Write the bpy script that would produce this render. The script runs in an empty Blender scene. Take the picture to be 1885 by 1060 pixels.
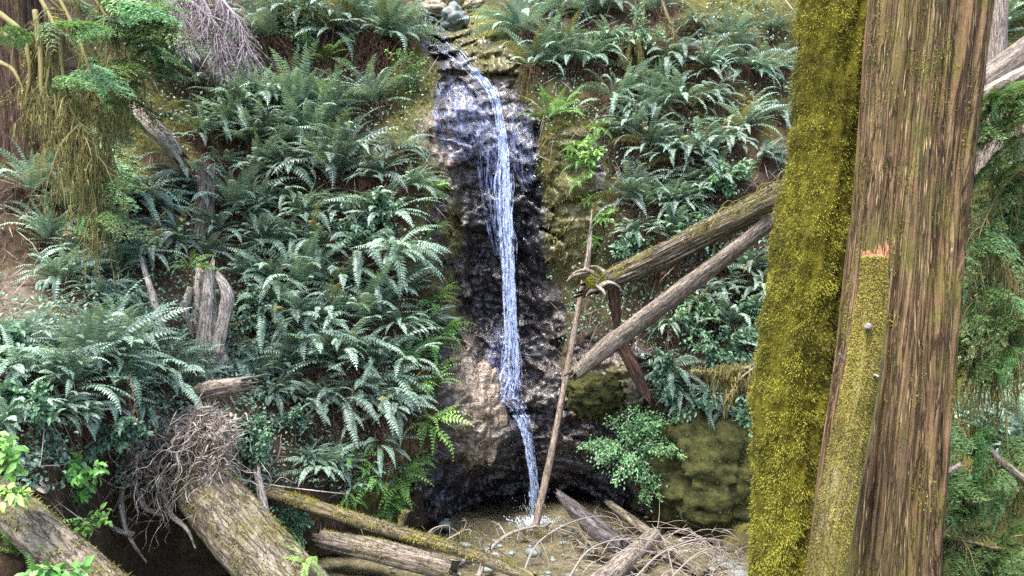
import bpy, math, random
import numpy as np
from mathutils import Vector

S = bpy.context.scene
COL = S.collection
R = math.radians
# ---------------------------------------------------------------- camera, sky, sun, exposure
FPX, CX, CY, CZ = 1397.0, 942.5, 530.0, 3.7          # focal length in photo pixels, eye height above the pool
cam = bpy.data.objects.new('camera', bpy.data.cameras.new('camera'))
COL.objects.link(cam)
cam.location = (0, 0, CZ); cam.rotation_euler = (R(90), 0, 0)
cam.data.sensor_width = 36; cam.data.lens = 36 * FPX / 1885; cam.data.clip_start = 0.1; cam.data.clip_end = 500
S.camera = cam
SUN_EL, SUN_AZ = 66, 212                             # compass: 180 = behind the camera (-Y)
w = bpy.data.worlds.new('World'); S.world = w; w.use_nodes = True
nt = w.node_tree; nt.nodes.clear()
sky = nt.nodes.new('ShaderNodeTexSky'); sky.sky_type = 'NISHITA'; sky.sun_disc = False
sky.sun_elevation = R(SUN_EL); sky.sun_rotation = R(SUN_AZ); sky.air_density = 1.0; sky.dust_density = 2.5; sky.ozone_density = 1.0
bg = nt.nodes.new('ShaderNodeBackground'); bg.inputs['Strength'].default_value = 0.15
ow = nt.nodes.new('ShaderNodeOutputWorld')
nt.links.new(sky.outputs[0], bg.inputs[0]); nt.links.new(bg.outputs[0], ow.inputs[0])
sd = bpy.data.lights.new('sun', 'SUN'); sd.energy = 2.2; sd.angle = R(20); sd.color = (1, 0.96, 0.88)
sun = bpy.data.objects.new('sun', sd); COL.objects.link(sun)
dv = Vector((math.sin(R(SUN_AZ)) * math.cos(R(SUN_EL)), math.cos(R(SUN_AZ)) * math.cos(R(SUN_EL)), math.sin(R(SUN_EL))))
sun.rotation_euler = dv.to_track_quat('Z', 'Y').to_euler()
S.view_settings.view_transform = 'Standard'; S.view_settings.look = 'None'; S.view_settings.gamma = 1
S.view_settings.exposure = 2.4
S.cycles.use_denoising = False
S.cycles.sample_clamp_indirect = 4; S.cycles.sample_clamp_direct = 3
S.cycles.max_bounces = 6; S.cycles.diffuse_bounces = 3; S.cycles.glossy_bounces = 2
S.cycles.transmission_bounces = 3; S.cycles.transparent_max_bounces = 16
S.cycles.caustics_reflective = False; S.cycles.caustics_refractive = False

rng = np.random.default_rng(7)
random.seed(7)

# ---------------------------------------------------------------- noise
def _h(i, j, k, s):
    n = (i * 374761393 + j * 668265263 + k * 2147483647 + s * 1274126177) & 0xffffffff
    n = ((n ^ (n >> 13)) * 1274126177) & 0xffffffff
    n = ((n ^ (n >> 16)) * 2246822519) & 0xffffffff
    return ((n ^ (n >> 15)) & 0xffffff) / 0xffffff
def vnoise(p, s=0):
    p = np.asarray(p, float); f = np.floor(p); t = p - f; t = t * t * (3 - 2 * t); i = f.astype(np.int64)
    r = 0
    for a in (0, 1):
        for b in (0, 1):
            for c in (0, 1):
                wgt = (t[..., 0] if a else 1 - t[..., 0]) * (t[..., 1] if b else 1 - t[..., 1]) * (t[..., 2] if c else 1 - t[..., 2])
                r = r + wgt * _h(i[..., 0] + a, i[..., 1] + b, i[..., 2] + c, s)
    return r * 2 - 1
def fbm(p, s=0, o=4, g=0.5):
    p = np.asarray(p, float); r = 0; a = 1; t = 0
    for k in range(o):
        r = r + a * vnoise(p * 2 ** k + 17.3 * k, s + k); t += a; a *= g
    return r / t
def ridged(p, s=0, o=4):
    p = np.asarray(p, float); r = 0; a = 1; t = 0
    for k in range(o):
        r = r + a * (1 - 2 * np.abs(vnoise(p * 2 ** k + 9.1 * k, s + k))); t += a; a *= 0.5
    return r / t
def cellnoise(p, s=0):                                # faceted rock: distance to scattered points
    p = np.asarray(p, float); f = np.floor(p).astype(np.int64); best = np.full(p.shape[:-1], 9.0); val = np.zeros(p.shape[:-1])
    for a in (-1, 0, 1):
        for b in (-1, 0, 1):
            for c in (-1, 0, 1):
                q = f + np.array([a, b, c])
                o = np.stack([_h(q[..., 0], q[..., 1], q[..., 2], s + m) for m in (1, 2, 3)], -1)
                d = ((q + o - p) ** 2).sum(-1); v = _h(q[..., 0], q[..., 1], q[..., 2], s + 9)
                m = d < best; best = np.where(m, d, best); val = np.where(m, v, val)
    return np.sqrt(best), val

# ---------------------------------------------------------------- mesh helpers
class MB:
    """collects quads/tris with a per-face tint and a per-vertex bark coordinate"""
    def __init__(s): s.v = []; s.q = []; s.t = []; s.qt = []; s.tt = []; s.bc = []; s.n = 0
    def add(s, V, Q=None, T=None, tint=0.5, bc=None):
        V = np.asarray(V, float).reshape(-1, 3)
        s.v.append(V); s.bc.append(V if bc is None else bc)
        if Q is not None and len(Q):
            Q = np.asarray(Q, np.int64).reshape(-1, 4); s.q.append(Q + s.n); s.qt.append(np.broadcast_to(np.asarray(tint, float), (len(Q),)))
        if T is not None and len(T):
            T = np.asarray(T, np.int64).reshape(-1, 3); s.t.append(T + s.n); s.tt.append(np.broadcast_to(np.asarray(tint, float), (len(T),)))
        s.n += len(V); return s
    def mesh(s, name, mat, smooth=True):
        V = np.concatenate(s.v); Q = np.concatenate(s.q) if s.q else np.zeros((0, 4), np.int64)
        T = np.concatenate(s.t) if s.t else np.zeros((0, 3), np.int64)
        me = bpy.data.meshes.new(name)
        me.vertices.add(len(V)); me.vertices.foreach_set('co', V.astype(np.float32).ravel())
        idx = np.concatenate([Q.ravel(), T.ravel()]).astype(np.int32)
        me.loops.add(len(idx)); me.loops.foreach_set('vertex_index', idx)
        nq, nt_ = len(Q), len(T)
        st = np.concatenate([np.arange(nq) * 4, nq * 4 + np.arange(nt_) * 3]).astype(np.int32)
        me.polygons.add(nq + nt_); me.polygons.foreach_set('loop_start', st)
        try: me.polygons.foreach_set('loop_total', np.concatenate([np.full(nq, 4), np.full(nt_, 3)]).astype(np.int32))
        except Exception: pass
        me.polygons.foreach_set('use_smooth', np.full(nq + nt_, smooth))
        me.update(calc_edges=True); me.validate()
        a = me.attributes.new('tint', 'FLOAT', 'FACE')
        tt = np.concatenate(s.qt + s.tt).astype(np.float32)
        if len(tt) == len(me.polygons): a.data.foreach_set('value', tt)
        b = me.attributes.new('bc', 'FLOAT_VECTOR', 'POINT')
        bb = np.concatenate(s.bc).astype(np.float32)
        if len(bb) == len(me.vertices): b.data.foreach_set('vector', bb.ravel())
        me.materials.append(mat)
        return me
    def obj(s, name, mat, parent=None, smooth=True):
        o = bpy.data.objects.new(name, s.mesh(name, mat, smooth)); COL.objects.link(o)
        if parent: o.parent = parent
        return o
def tag(o, label=None, cat=None, group=None, kind=None):
    for k, v in (('label', label), ('category', cat), ('group', group), ('kind', kind)):
        if v: o[k] = v
    return o
def thing(name, label, cat, loc, group=None):
    o = bpy.data.objects.new(name, None); COL.objects.link(o); o.location = loc; o.empty_display_size = 0.1
    return tag(o, label, cat, group)
def rec(m, root):                                     # world-space mesh data made local to its thing
    b = np.array(root.location); m.v = [v - b for v in m.v]; return m
def P(px, py, d):
    px, py, d = np.broadcast_arrays(np.asarray(px, float), np.asarray(py, float), np.asarray(d, float))
    return np.stack([(px - CX) / FPX * d, d, CZ - (py - CY) / FPX * d], -1)
def spline(pts, n):
    pts = np.asarray(pts, float); k = len(pts)
    if k == 2: return pts[0] + (pts[1] - pts[0]) * np.linspace(0, 1, n)[:, None]
    e = np.vstack([2 * pts[0] - pts[1], pts, 2 * pts[-1] - pts[-2]])
    u = np.linspace(0, k - 1, n); i = np.minimum(u.astype(int), k - 2); t = (u - i)[:, None]
    a, b, c, d = e[i], e[i + 1], e[i + 2], e[i + 3]
    return 0.5 * (2 * b + (c - a) * t + (2 * a - 5 * b + 4 * c - d) * t ** 2 + (3 * b - a - 3 * c + d) * t ** 3)
def unit(v): return v / np.maximum(np.linalg.norm(v, axis=-1, keepdims=True), 1e-9)
def frames(c):
    t = unit(np.gradient(c, axis=0)); up = np.array([0.0, -1, 0.02])
    if abs(t[:, 1]).mean() > 0.8: up = np.array([0, 0, 1.0])
    a = unit(np.cross(t, up)); b = np.cross(a, t); return t, a, b
def tube(m, pts, rad, seg=6, n=12, tint=0.5, taper=None, cap=True, disp=None, squash=1.0, jag=0.0, seed=0, close_end=False):
    """a tube along pts (photo-independent world points); disp(theta, s, r) gives extra radius"""
    c = spline(pts, n); t, a, b = frames(c)
    rad = np.asarray(rad, float); r = np.interp(np.linspace(0, 1, n), np.linspace(0, 1, len(np.atleast_1d(rad))), np.atleast_1d(rad))
    th = np.linspace(0, 2 * np.pi, seg, endpoint=False)
    s = np.concatenate([[0], np.cumsum(np.linalg.norm(np.diff(c, axis=0), axis=1))])
    TH, SS = np.meshgrid(th, s); RR = np.repeat(r[:, None], seg, 1)
    if disp is not None: RR = RR + disp(TH, SS, RR)
    ctr = np.repeat(c[:, None], seg, 1)
    if jag:                                           # splintered ends
        j0 = (vnoise(np.stack([np.cos(th) * 3, np.sin(th) * 3, th * 0 + seed], -1), 5) + vnoise(np.stack([np.cos(th) * 9, np.sin(th) * 9, th * 0 + seed], -1), 6)) * jag
        ctr[0] -= t[0] * j0[:, None]; ctr[-1] += t[-1] * j0[::-1, None]
    V = ctr + RR[..., None] * (np.cos(TH)[..., None] * a[:, None] + squash * np.sin(TH)[..., None] * b[:, None])
    bc = np.stack([np.cos(TH) * r[:, None], np.sin(TH) * r[:, None], SS + seed * 3.1], -1)
    i = np.arange(n - 1)[:, None] * seg; j = np.arange(seg)[None]; k = (j + 1) % seg
    Q = np.stack([i + j, i + k, i + seg + k, i + seg + j], -1).reshape(-1, 4)
    V = V.reshape(-1, 3); bc = bc.reshape(-1, 3); T = []
    if cap:
        V = np.vstack([V, c[0] + t[0] * jag * 0.3, c[-1] - t[-1] * jag * 0.3]); bc = np.vstack([bc, bc[0], bc[-1]]); e = n * seg
        for q in range(seg):
            T += [(e, (q + 1) % seg, q), (e + 1, (n - 1) * seg + q, (n - 1) * seg + (q + 1) % seg)]
    m.add(V, Q, T, tint, bc); return c, r, t, a, b
def kites(m, base, d, side, nrm, L, W, fold=0.12, tint=0.5, at=0.38, tipdrop=0.0):
    """lance-shaped leaves, each two quads folded on the midrib"""
    base, d, side, nrm = (np.asarray(x, float) for x in (base, d, side, nrm)); n = len(base)
    L = np.broadcast_to(L, (n,))[:, None]; W = np.broadcast_to(W, (n,))[:, None]
    mid = base + d * L * at; tip = base + d * L - nrm * L * tipdrop
    s1 = mid + side * W * 0.5 + nrm * W * fold; s2 = mid - side * W * 0.5 + nrm * W * fold
    V = np.stack([base, s1, tip, s2], 1).reshape(-1, 3); q = np.arange(n)[:, None] * 4
    T = np.concatenate([q + [0, 1, 2], q + [0, 2, 3]], 0)
    tt = np.broadcast_to(np.asarray(tint, float), (n,)); m.add(V, None, T, np.concatenate([tt, tt]))
def leaves(m, base, d, nrm, L, W, tint=0.5, fold=0.15):
    """oval leaves of four triangles"""
    n = len(base); d = unit(d); side = unit(np.cross(d, nrm)); nrm = np.cross(side, d)
    L = np.broadcast_to(L, (n,))[:, None]; W = np.broadcast_to(W, (n,))[:, None]
    p = [base, base + d * L * .3 + side * W * .45 + nrm * W * fold, base + d * L * .68 + side * W * .36 + nrm * W * fold, base + d * L - nrm * L * .12,
         base + d * L * .68 - side * W * .36 + nrm * W * fold, base + d * L * .3 - side * W * .45 + nrm * W * fold, base + d * L * .5]
    V = np.stack(p, 1).reshape(-1, 3); q = np.arange(n)[:, None] * 7
    T = np.concatenate([q + t for t in ([0, 1, 6], [1, 2, 6], [2, 3, 6], [3, 4, 6], [4, 5, 6], [5, 0, 6])], 0)
    tt = np.broadcast_to(np.asarray(tint, float), (n,)); m.add(V, None, T, np.tile(tt, 6))

# ---------------------------------------------------------------- materials
def newmat(name):
    m = bpy.data.materials.new(name); m.use_nodes = True; t = m.node_tree; t.nodes.clear()
    o = t.nodes.new('ShaderNodeOutputMaterial'); p = t.nodes.new('ShaderNodeBsdfPrincipled'); t.links.new(p.outputs[0], o.inputs[0])
    return m, t, p, o
def N(t, typ, **kw):
    n = t.nodes.new(typ)
    for k, v in kw.items():
        if k in n.inputs: n.inputs[k].default_value = v
        else: setattr(n, k, v)
    return n
def ramp(t, fac, stops):
    r = t.nodes.new('ShaderNodeValToRGB'); e = r.color_ramp.elements
    while len(e) > 1: e.remove(e[-1])
    e[0].position, e[0].color = stops[0][0], (*stops[0][1], 1)
    for p, c in stops[1:]:
        x = e.new(p); x.color = (*c, 1)
    t.links.new(fac, r.inputs[0]); return r.outputs[0]
def attr(t, name, out='Fac'):
    a = t.nodes.new('ShaderNodeAttribute'); a.attribute_name = name; return a.outputs[out]
def coords(t, kind, scale=(1, 1, 1)):
    mp = t.nodes.new('ShaderNodeMapping'); mp.inputs['Scale'].default_value = scale
    if kind == 'bc': src = attr(t, 'bc', 'Vector')
    else: src = t.nodes.new('ShaderNodeTexCoord').outputs[kind]
    t.links.new(src, mp.inputs[0]); return mp.outputs[0]
def noise(t, vec, scale, detail=5, rough=0.6, dist=0.0, out=0):
    n = t.nodes.new('ShaderNodeTexNoise'); n.inputs['Scale'].default_value = scale; n.inputs['Detail'].default_value = detail
    n.inputs['Roughness'].default_value = rough; n.inputs['Distortion'].default_value = dist
    t.links.new(vec, n.inputs['Vector']); return n.outputs[out]
def mixc(t, fac, a, b, mode='MIX'):
    m = t.nodes.new('ShaderNodeMix'); m.data_type = 'RGBA'; m.blend_type = mode
    for sock, v in ((m.inputs[0], fac), (m.inputs[6], a), (m.inputs[7], b)):
        if isinstance(v, (int, float)): sock.default_value = v
        elif isinstance(v, tuple): sock.default_value = (*v, 1)
        else: t.links.new(v, sock)
    return m.outputs[2]
def math_(t, op, a, b=None, clamp=False):
    m = t.nodes.new('ShaderNodeMath'); m.operation = op; m.use_clamp = clamp
    for s, v in zip(m.inputs, (a, b)):
        if v is None: continue
        if isinstance(v, (int, float)): s.default_value = v
        else: t.links.new(v, s)
    return m.outputs[0]
def bump(t, p, h, strength=0.5, dist=0.05):
    b = t.nodes.new('ShaderNodeBump'); b.inputs['Strength'].default_value = strength; b.inputs['Distance'].default_value = dist
    t.links.new(h, b.inputs['Height']); t.links.new(b.outputs[0], p.inputs['Normal'])
def setp(p, rough=0.6, spec=0.5):
    p.inputs['Roughness'].default_value = rough; p.inputs['Specular IOR Level'].default_value = spec
def leafmat(name, lo, hi, rough=0.4, trans=0.25, spec=0.5, vary=0.5, brown=0.0, old=None):
    m, t, p, o = newmat(name); setp(p, rough, spec)
    c = ramp(t, attr(t, 'tint'), [(0, lo), (0.9, hi), (0.99, old or hi)])
    oi = t.nodes.new('ShaderNodeObjectInfo')
    k = math_(t, 'ADD', math_(t, 'MULTIPLY', oi.outputs['Random'], vary), 1 - vary / 2)
    hs = t.nodes.new('ShaderNodeHueSaturation'); t.links.new(k, hs.inputs['Value']); t.links.new(c, hs.inputs['Color'])
    hs.inputs['Hue'].default_value = 0.5
    hv = math_(t, 'ADD', math_(t, 'MULTIPLY', oi.outputs['Random'], -0.05), 0.525); t.links.new(hv, hs.inputs['Hue'])
    col = hs.outputs[0]
    if brown:
        nz = noise(t, coords(t, 'Object'), 6, 2); f = math_(t, 'MULTIPLY', math_(t, 'GREATER_THAN', nz, 0.62), brown)
        col = mixc(t, f, col, (0.16, 0.10, 0.03))
    t.links.new(col, p.inputs['Base Color'])
    tr = t.nodes.new('ShaderNodeBsdfTranslucent'); t.links.new(mixc(t, 0.35, col, (0.25, 0.35, 0.05)), tr.inputs[0])
    mx = t.nodes.new('ShaderNodeMixShader'); mx.inputs[0].default_value = trans
    t.links.new(p.outputs[0], mx.inputs[1]); t.links.new(tr.outputs[0], mx.inputs[2]); t.links.new(mx.outputs[0], o.inputs[0])
    return m
def barkmat(name, stops, sc=(14, 14, 1.2), rough=0.8, bstr=0.8, moss=0.0, mosscol=(0.11, 0.10, 0.015), kind='bc', spec=0.2, mossscale=3.0, mott=0.55):
    m, t, p, o = newmat(name); setp(p, rough, spec)
    v = coords(t, kind, sc); n1 = noise(t, v, 1.6, 6, 0.65, 0.3); n2 = noise(t, v, 5.0, 4, 0.6)
    f = math_(t, 'ADD', math_(t, 'MULTIPLY', n1, 0.65), math_(t, 'MULTIPLY', n2, 0.35))
    c = ramp(t, f, stops)
    n3 = noise(t, coords(t, 'Object'), 28, 5, 0.7); c = mixc(t, mott, c, ramp(t, n3, [(0.3, (0.22, 0.22, 0.22)), (0.7, (0.78, 0.78, 0.78))]), 'OVERLAY')
    ck = math_(t, 'ABSOLUTE', math_(t, 'SUBTRACT', noise(t, v, 1.1, 4, 0.6, 0.5), 0.5)); c = mixc(t, ramp(t, ck, [(0.0, (0.85,) * 3), (0.035, (0, 0, 0))]), c, tuple(0.35 * x for x in stops[0][1]))
    f = math_(t, 'ADD', f, math_(t, 'ADD', math_(t, 'MULTIPLY', n3, mott * 0.45), math_(t, 'MULTIPLY', math_(t, 'MINIMUM', ck, 0.05), 8.0)))
    big = noise(t, coords(t, 'Object'), 2.2, 4); c = mixc(t, math_(t, 'MULTIPLY', big, 0.55), c, (0.5, 0.5, 0.5), 'OVERLAY')
    if moss:
        mv = noise(t, coords(t, 'Object'), mossscale, 6, 0.65)
        k = math_(t, 'MULTIPLY', ramp(t, math_(t, 'ADD', mv, math_(t, 'MULTIPLY', math_(t, 'SUBTRACT', noise(t, coords(t, 'Object'), 34, 4, 0.7), 0.5), 0.35)), [(0.60 - 0.33 * moss, (0, 0, 0)), (0.78 - 0.33 * moss, (1, 1, 1))]), 0.85)
        fine = noise(t, coords(t, 'Object'), 60, 2)
        c = mixc(t, k, c, mixc(t, fine, tuple(0.5 * x for x in mosscol), tuple(1.5 * x for x in mosscol)))
    t.links.new(c, p.inputs['Base Color']); bump(t, p, f, bstr, 0.03)
    return m
def plain(name, lo, hi, scale=8, rough=0.8, bstr=0.4, spec=0.3, detail=6, bdist=0.03):
    m, t, p, o = newmat(name); setp(p, rough, spec)
    n1 = noise(t, coords(t, 'Object'), scale, detail, 0.65); t.links.new(ramp(t, n1, [(0.3, lo), (0.7, hi)]), p.inputs['Base Color'])
    bump(t, p, n1, bstr, bdist); return m
def strandmat(name, lo, hi, trans=0.15, rough=0.7):
    m, t, p, o = newmat(name); setp(p, rough, 0.2)
    c = ramp(t, attr(t, 'tint'), [(0, lo), (1, hi)]); t.links.new(c, p.inputs['Base Color'])
    tr = t.nodes.new('ShaderNodeBsdfTranslucent'); t.links.new(c, tr.inputs[0]); mx = t.nodes.new('ShaderNodeMixShader'); mx.inputs[0].default_value = trans
    t.links.new(p.outputs[0], mx.inputs[1]); t.links.new(tr.outputs[0], mx.inputs[2]); t.links.new(mx.outputs[0], o.inputs[0]); return m

FERN = leafmat('sword_fern_leaf', (0.055, 0.105, 0.076), (0.28, 0.39, 0.295), 0.44, 0.24, 0.55, 0.7, 0.0, (0.24, 0.17, 0.055))
FERN_BRIGHT = leafmat('lady_fern_leaf', (0.08, 0.19, 0.045), (0.22, 0.40, 0.10), 0.5, 0.35, 0.4, 0.4)
DEAD = strandmat('dead_fern_fronds', (0.035, 0.018, 0.011), (0.17, 0.10, 0.065))
SHRUB = leafmat('shrub_leaf', (0.04, 0.10, 0.055), (0.13, 0.25, 0.14), 0.4, 0.25, 0.6, 0.5)
HERB = leafmat('ground_leaf', (0.045, 0.095, 0.060), (0.18, 0.29, 0.20), 0.42, 0.2, 0.5, 0.2)
BRIGHTLEAF = leafmat('bright_leaf', (0.09, 0.22, 0.05), (0.24, 0.45, 0.11), 0.45, 0.35, 0.4, 0.3)
NEEDLE = leafmat('conifer_needles', (0.038, 0.085, 0.03), (0.15, 0.225, 0.075), 0.5, 0.2, 0.4, 0.4)
NEEDLE_BRIGHT = leafmat('young_conifer_needles', (0.07, 0.17, 0.06), (0.18, 0.36, 0.13), 0.45, 0.3, 0.4, 0.2)
MOSS = strandmat('moss_fibres', (0.036, 0.034, 0.005), (0.255, 0.245, 0.034), 0.25)
MOSS_DULL = strandmat('hanging_moss_fibres', (0.06, 0.055, 0.016), (0.25, 0.22, 0.075), 0.25)
MOSSTWIG = strandmat('moss_coated_twigs', (0.075, 0.065, 0.02), (0.27, 0.235, 0.09), 0.1)
TWIG = strandmat('dry_twigs', (0.10, 0.075, 0.055), (0.34, 0.29, 0.25), 0.0)
BAREBOUGH = strandmat('bare_boughs', (0.07, 0.056, 0.042), (0.25, 0.215, 0.18), 0.0)
FRESHSHRUB = leafmat('fresh_shrub_leaf', (0.05, 0.12, 0.045), (0.17, 0.31, 0.13), 0.4, 0.3, 0.5, 0.3)
DEADBOUGH = strandmat('dead_bough_twigs', (0.12, 0.095, 0.10), (0.36, 0.31, 0.32), 0.05)
# ================================================================= the land
# control points of the gorge wall: photo column, photo row, metres from the camera plane
CP = np.array([
 (-300,-300,14),(0,-300,14),(400,-300,15.5),(700,-300,17),(820,-250,24),(950,-300,18),(1200,-300,15.5),(1500,-300,15),(1800,-300,17),(2200,-300,18),
 (-300,0,11.5),(0,0,11.5),(200,0,12.3),(350,0,13),(500,0,13.6),(620,0,14),(720,0,14.3),(760,20,14.4),(820,0,17.5),(890,10,14.6),(950,0,14.3),(1100,0,13.8),(1250,0,13.4),(1400,0,13.3),(1600,0,14.5),(1820,0,17),(2100,0,17),
 (760,80,13.7),(790,70,14.0),(830,70,14.3),(850,90,13.6),(885,70,13.6),(920,110,13.3),
 (820,120,13.35),(870,140,13.2),(930,170,13.0),(960,150,13.1),(800,200,12.95),(880,220,12.95),(950,240,12.85),
 (-300,200,10.6),(0,200,10.8),(150,200,11.2),(300,150,12.2),(450,150,12.9),(600,150,13.2),(720,150,13.3),(760,220,12.7),(985,200,12.7),(1100,150,13.0),(1250,150,12.8),(1400,150,12.6),(1600,200,13.5),(1850,200,16),(2100,200,16),
 (820,300,13.0),(870,330,13.2),(930,330,13.1),(985,320,12.7),(1030,320,12.35),(785,320,12.3),
 (-300,400,9.6),(0,400,9.7),(150,350,10.5),(300,300,11.5),(450,300,12.2),(600,300,12.4),(720,320,12.3),(1100,300,12.4),(1250,300,12.3),(1400,300,11.9),(1600,400,12.5),(1850,400,14.5),(2100,400,14),
 (840,450,13.2),(880,480,14.0),(960,450,13.2),(1030,450,12.6),(800,450,12.2),(1080,450,12.2),
 (-300,550,8.6),(0,550,8.8),(120,500,9.7),(250,470,10.5),(380,450,11.2),(520,470,11.6),(650,470,11.8),(760,470,11.8),(1180,430,12.1),(1300,430,12.0),(1420,430,11.8),(1600,600,11.8),(1850,600,13.5),(2100,600,13),
 (850,600,13.0),(890,590,14.1),(960,600,13.3),(1040,600,12.9),(820,600,12.0),(1100,600,12.4),
 (-300,660,6.9),(0,660,7.2),(150,630,7.9),(280,640,8.6),(380,650,10.3),(480,640,10.9),(600,630,11.2),(720,630,11.4),(1180,600,12.0),(1300,600,11.8),(1420,600,11.6),
 (860,700,12.1),(930,735,12.6),(980,720,12.9),(1030,720,12.7),(820,720,11.7),(1100,720,12.1),(1180,720,11.7),(1300,720,11.4),(1420,720,11.2),
 (-300,800,6.3),(0,800,6.7),(150,790,7.4),(280,780,8.2),(400,760,9.2),(480,780,10.1),(600,780,10.7),(720,780,11.0),
 (870,800,12.0),(930,830,12.3),(980,830,12.6),(1040,830,12.8),(810,820,11.6),(1110,840,12.5),(1200,850,11.8),(1300,850,11.6),(1420,850,11.3),(1600,850,10.5),(1850,850,10.5),(2100,850,10),
 (-300,950,6.1),(0,950,6.5),(150,930,7.2),(270,930,8.9),(300,990,9.3),(400,900,9.3),(500,900,9.9),(600,900,10.4),(720,900,10.9),
 (860,905,13.0),(930,915,13.7),(1000,920,13.9),(1060,920,13.8),(810,920,12.3),(1130,920,13.2),(1250,950,11.6),(1400,970,10.6),(1600,1000,9.6),(1850,1060,9),(2100,1060,9),
 (-300,1150,5.6),(0,1100,6.0),(150,1060,6.7),(280,1060,9.0),(400,1050,9.6),(520,1020,9.9),(650,1000,10.6),(780,1000,11.7),
 (900,1010,12.9),(1000,1010,13.2),(1100,1010,12.8),(1250,1060,11.2),(1400,1080,10.2),(1600,1200,9.0),(2100,1200,8.5),
 (-300,1350,5.2),(100,1300,6.0),(350,1250,9.8),(700,1250,12.5),(1000,1250,14.0),(1300,1300,12.0),(1700,1350,9.5),(2100,1350,8.5)], float)
def _rbf(q):
    k = lambda a, b: np.sqrt(((a[:, None] - b[None]) ** 2).sum(-1) + 40.0 ** 2)
    c = CP[:, :2]; n = len(c)
    A = np.zeros((n + 3, n + 3)); A[:n, :n] = k(c, c) - np.eye(n) * 25
    A[:n, n] = 1; A[:n, n + 1:] = c; A[n, :n] = 1; A[n + 1:, :n] = c.T
    sol = np.linalg.solve(A, np.concatenate([CP[:, 2], [0, 0, 0]]))
    out = np.empty(len(q))
    for i in range(0, len(q), 20000):
        s = q[i:i + 20000]; out[i:i + 20000] = k(s, c) @ sol[:n] + sol[n] + s @ sol[n + 1:]
    return out
GS_ = 3.0; GX = np.arange(-300, 2106, GS_); GY = np.arange(-300, 1356, GS_)
gx, gy = np.meshgrid(GX, GY)
DEP = _rbf(np.stack([gx.ravel(), gy.ravel()], -1)).reshape(gx.shape)
def blob(lst):
    r = np.zeros_like(gx)
    for x, y, sx, sy, k in lst: r = np.maximum(r, k * np.exp(-(np.abs((gx - x) / sx) ** 2.6 + np.abs((gy - y) / sy) ** 2.6)))
    return r
W0 = P(gx, gy, DEP)
# where bare rock shows, by column and row
rock = blob([(880,150,75,80,1.3),(890,260,105,90,1.3),(905,420,125,120,1.3),(915,600,120,130,1.3),(930,760,130,130,1.3),(950,900,190,110,1.3),(1100,870,120,120,1.2),(1120,700,90,90,1.1),(1060,380,55,150,1.15),(820,60,55,55,1.2),(1300,860,130,110,1.1)])
ROCK = np.clip((rock + 0.22 * fbm(W0 * 2.2, 3) - 0.42) * 6, 0, 1)
MOSSM = blob([(1040,300,55,110,1.0),(1060,430,60,130,1.1),(860,60,40,45,1.3),(905,90,50,55,1.2),(970,130,45,50,0.8),(835,420,22,60,0.9),(825,560,20,90,0.8),(800,330,25,60,0.7),(1300,860,150,110,1.2),(1120,720,80,70,0.65),(1420,30,130,45,1.0),(1340,200,150,60,0.6),(760,140,50,60,0.9),(740,200,40,60,0.7),(700,860,60,90,0.6),(780,500,40,110,0.6),(1210,230,120,60,0.5),(1850,450,110,600,0.75),(240,200,120,160,0.5)])
TAN_SHEEN = blob([(875,760,48,90,1.1),(850,660,25,70,0.9),(815,270,30,70,1.0),(795,240,25,40,0.9),(15,540,60,50,0.6),(40,580,50,30,0.5),(880,180,60,60,0.22),(890,250,80,60,0.15),(830,430,35,170,0.42),(1060,560,60,150,0.30),(1010,720,60,60,0.2),(1110,700,70,60,0.5),(1040,820,70,60,0.16),(60,800,60,50,0.5)])  # tan rock and soil; the two upper chute blobs paint in sky reflection
# rock relief: bedded, faceted, undercut; soil relief: soft lumps
wq = W0 * np.array([1.0, 1.0, 1.7])
c1, v1 = cellnoise(wq * 1.5 + 0.35 * fbm(W0 * 2, 41)[..., None], 11); c2, v2 = cellnoise(wq * 4.2 + 0.4 * fbm(W0 * 4, 42)[..., None], 12)
rel = (v1 - .5) * 0.42 + c1 * 0.24 + (v2 - .5) * 0.13 + c2 * 0.10 + ridged(W0 * np.array([4.5, 4.5, 1.6]), 21, 4) * -0.11 + fbm(W0 * 9, 44, 3) * 0.03
c3, v3 = cellnoise(wq * 10 + 0.5 * fbm(W0 * 8, 45)[..., None], 13); rel = rel + (v3 - .5) * 0.055 + c3 * 0.03
zz = W0[..., 2] * 2.3 + 0.9 * fbm(W0 * 0.9, 46, 3) + 0.12 * W0[..., 0]; led = zz - np.floor(zz); rel = rel + 0.08 * (np.where(led < 0.82, led / 0.82, (1 - led) / 0.18) - 0.5) * (0.5 + 0.7 * np.clip(fbm(W0 * 1.3, 47) + .4, 0, 1))
calm = blob([(890,200,80,80,0.65),(875,760,50,90,0.5),(1060,360,60,160,0.6)])
rel = rel * (1 - 0.8 * np.clip(calm, 0, 1))
soil = fbm(W0 * 1.1, 31, 5) * 0.28 + fbm(W0 * 5, 32, 3) * 0.06
DEP = DEP + ROCK * (rel - 0.12) + (1 - ROCK) * soil
def dep(px, py):
    px = np.clip(np.asarray(px, float), -300, 2094); py = np.clip(np.asarray(py, float), -300, 1344)
    x = (px + 300) / GS_; y = (py + 300) / GS_; i = np.floor(x).astype(int); j = np.floor(y).astype(int); u = x - i; v = y - j
    return DEP[j, i] * (1 - u) * (1 - v) + DEP[j, i + 1] * u * (1 - v) + DEP[j + 1, i] * (1 - u) * v + DEP[j + 1, i + 1] * u * v
def on(px, py, off=0.0): return P(px, py, dep(px, py) - off)
WS = P(gx, gy, DEP)
NRM = unit(np.cross(np.gradient(WS, axis=1), np.gradient(WS, axis=0)))
NRM = np.where(NRM[..., 1:2] > 0, -NRM, NRM)
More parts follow.
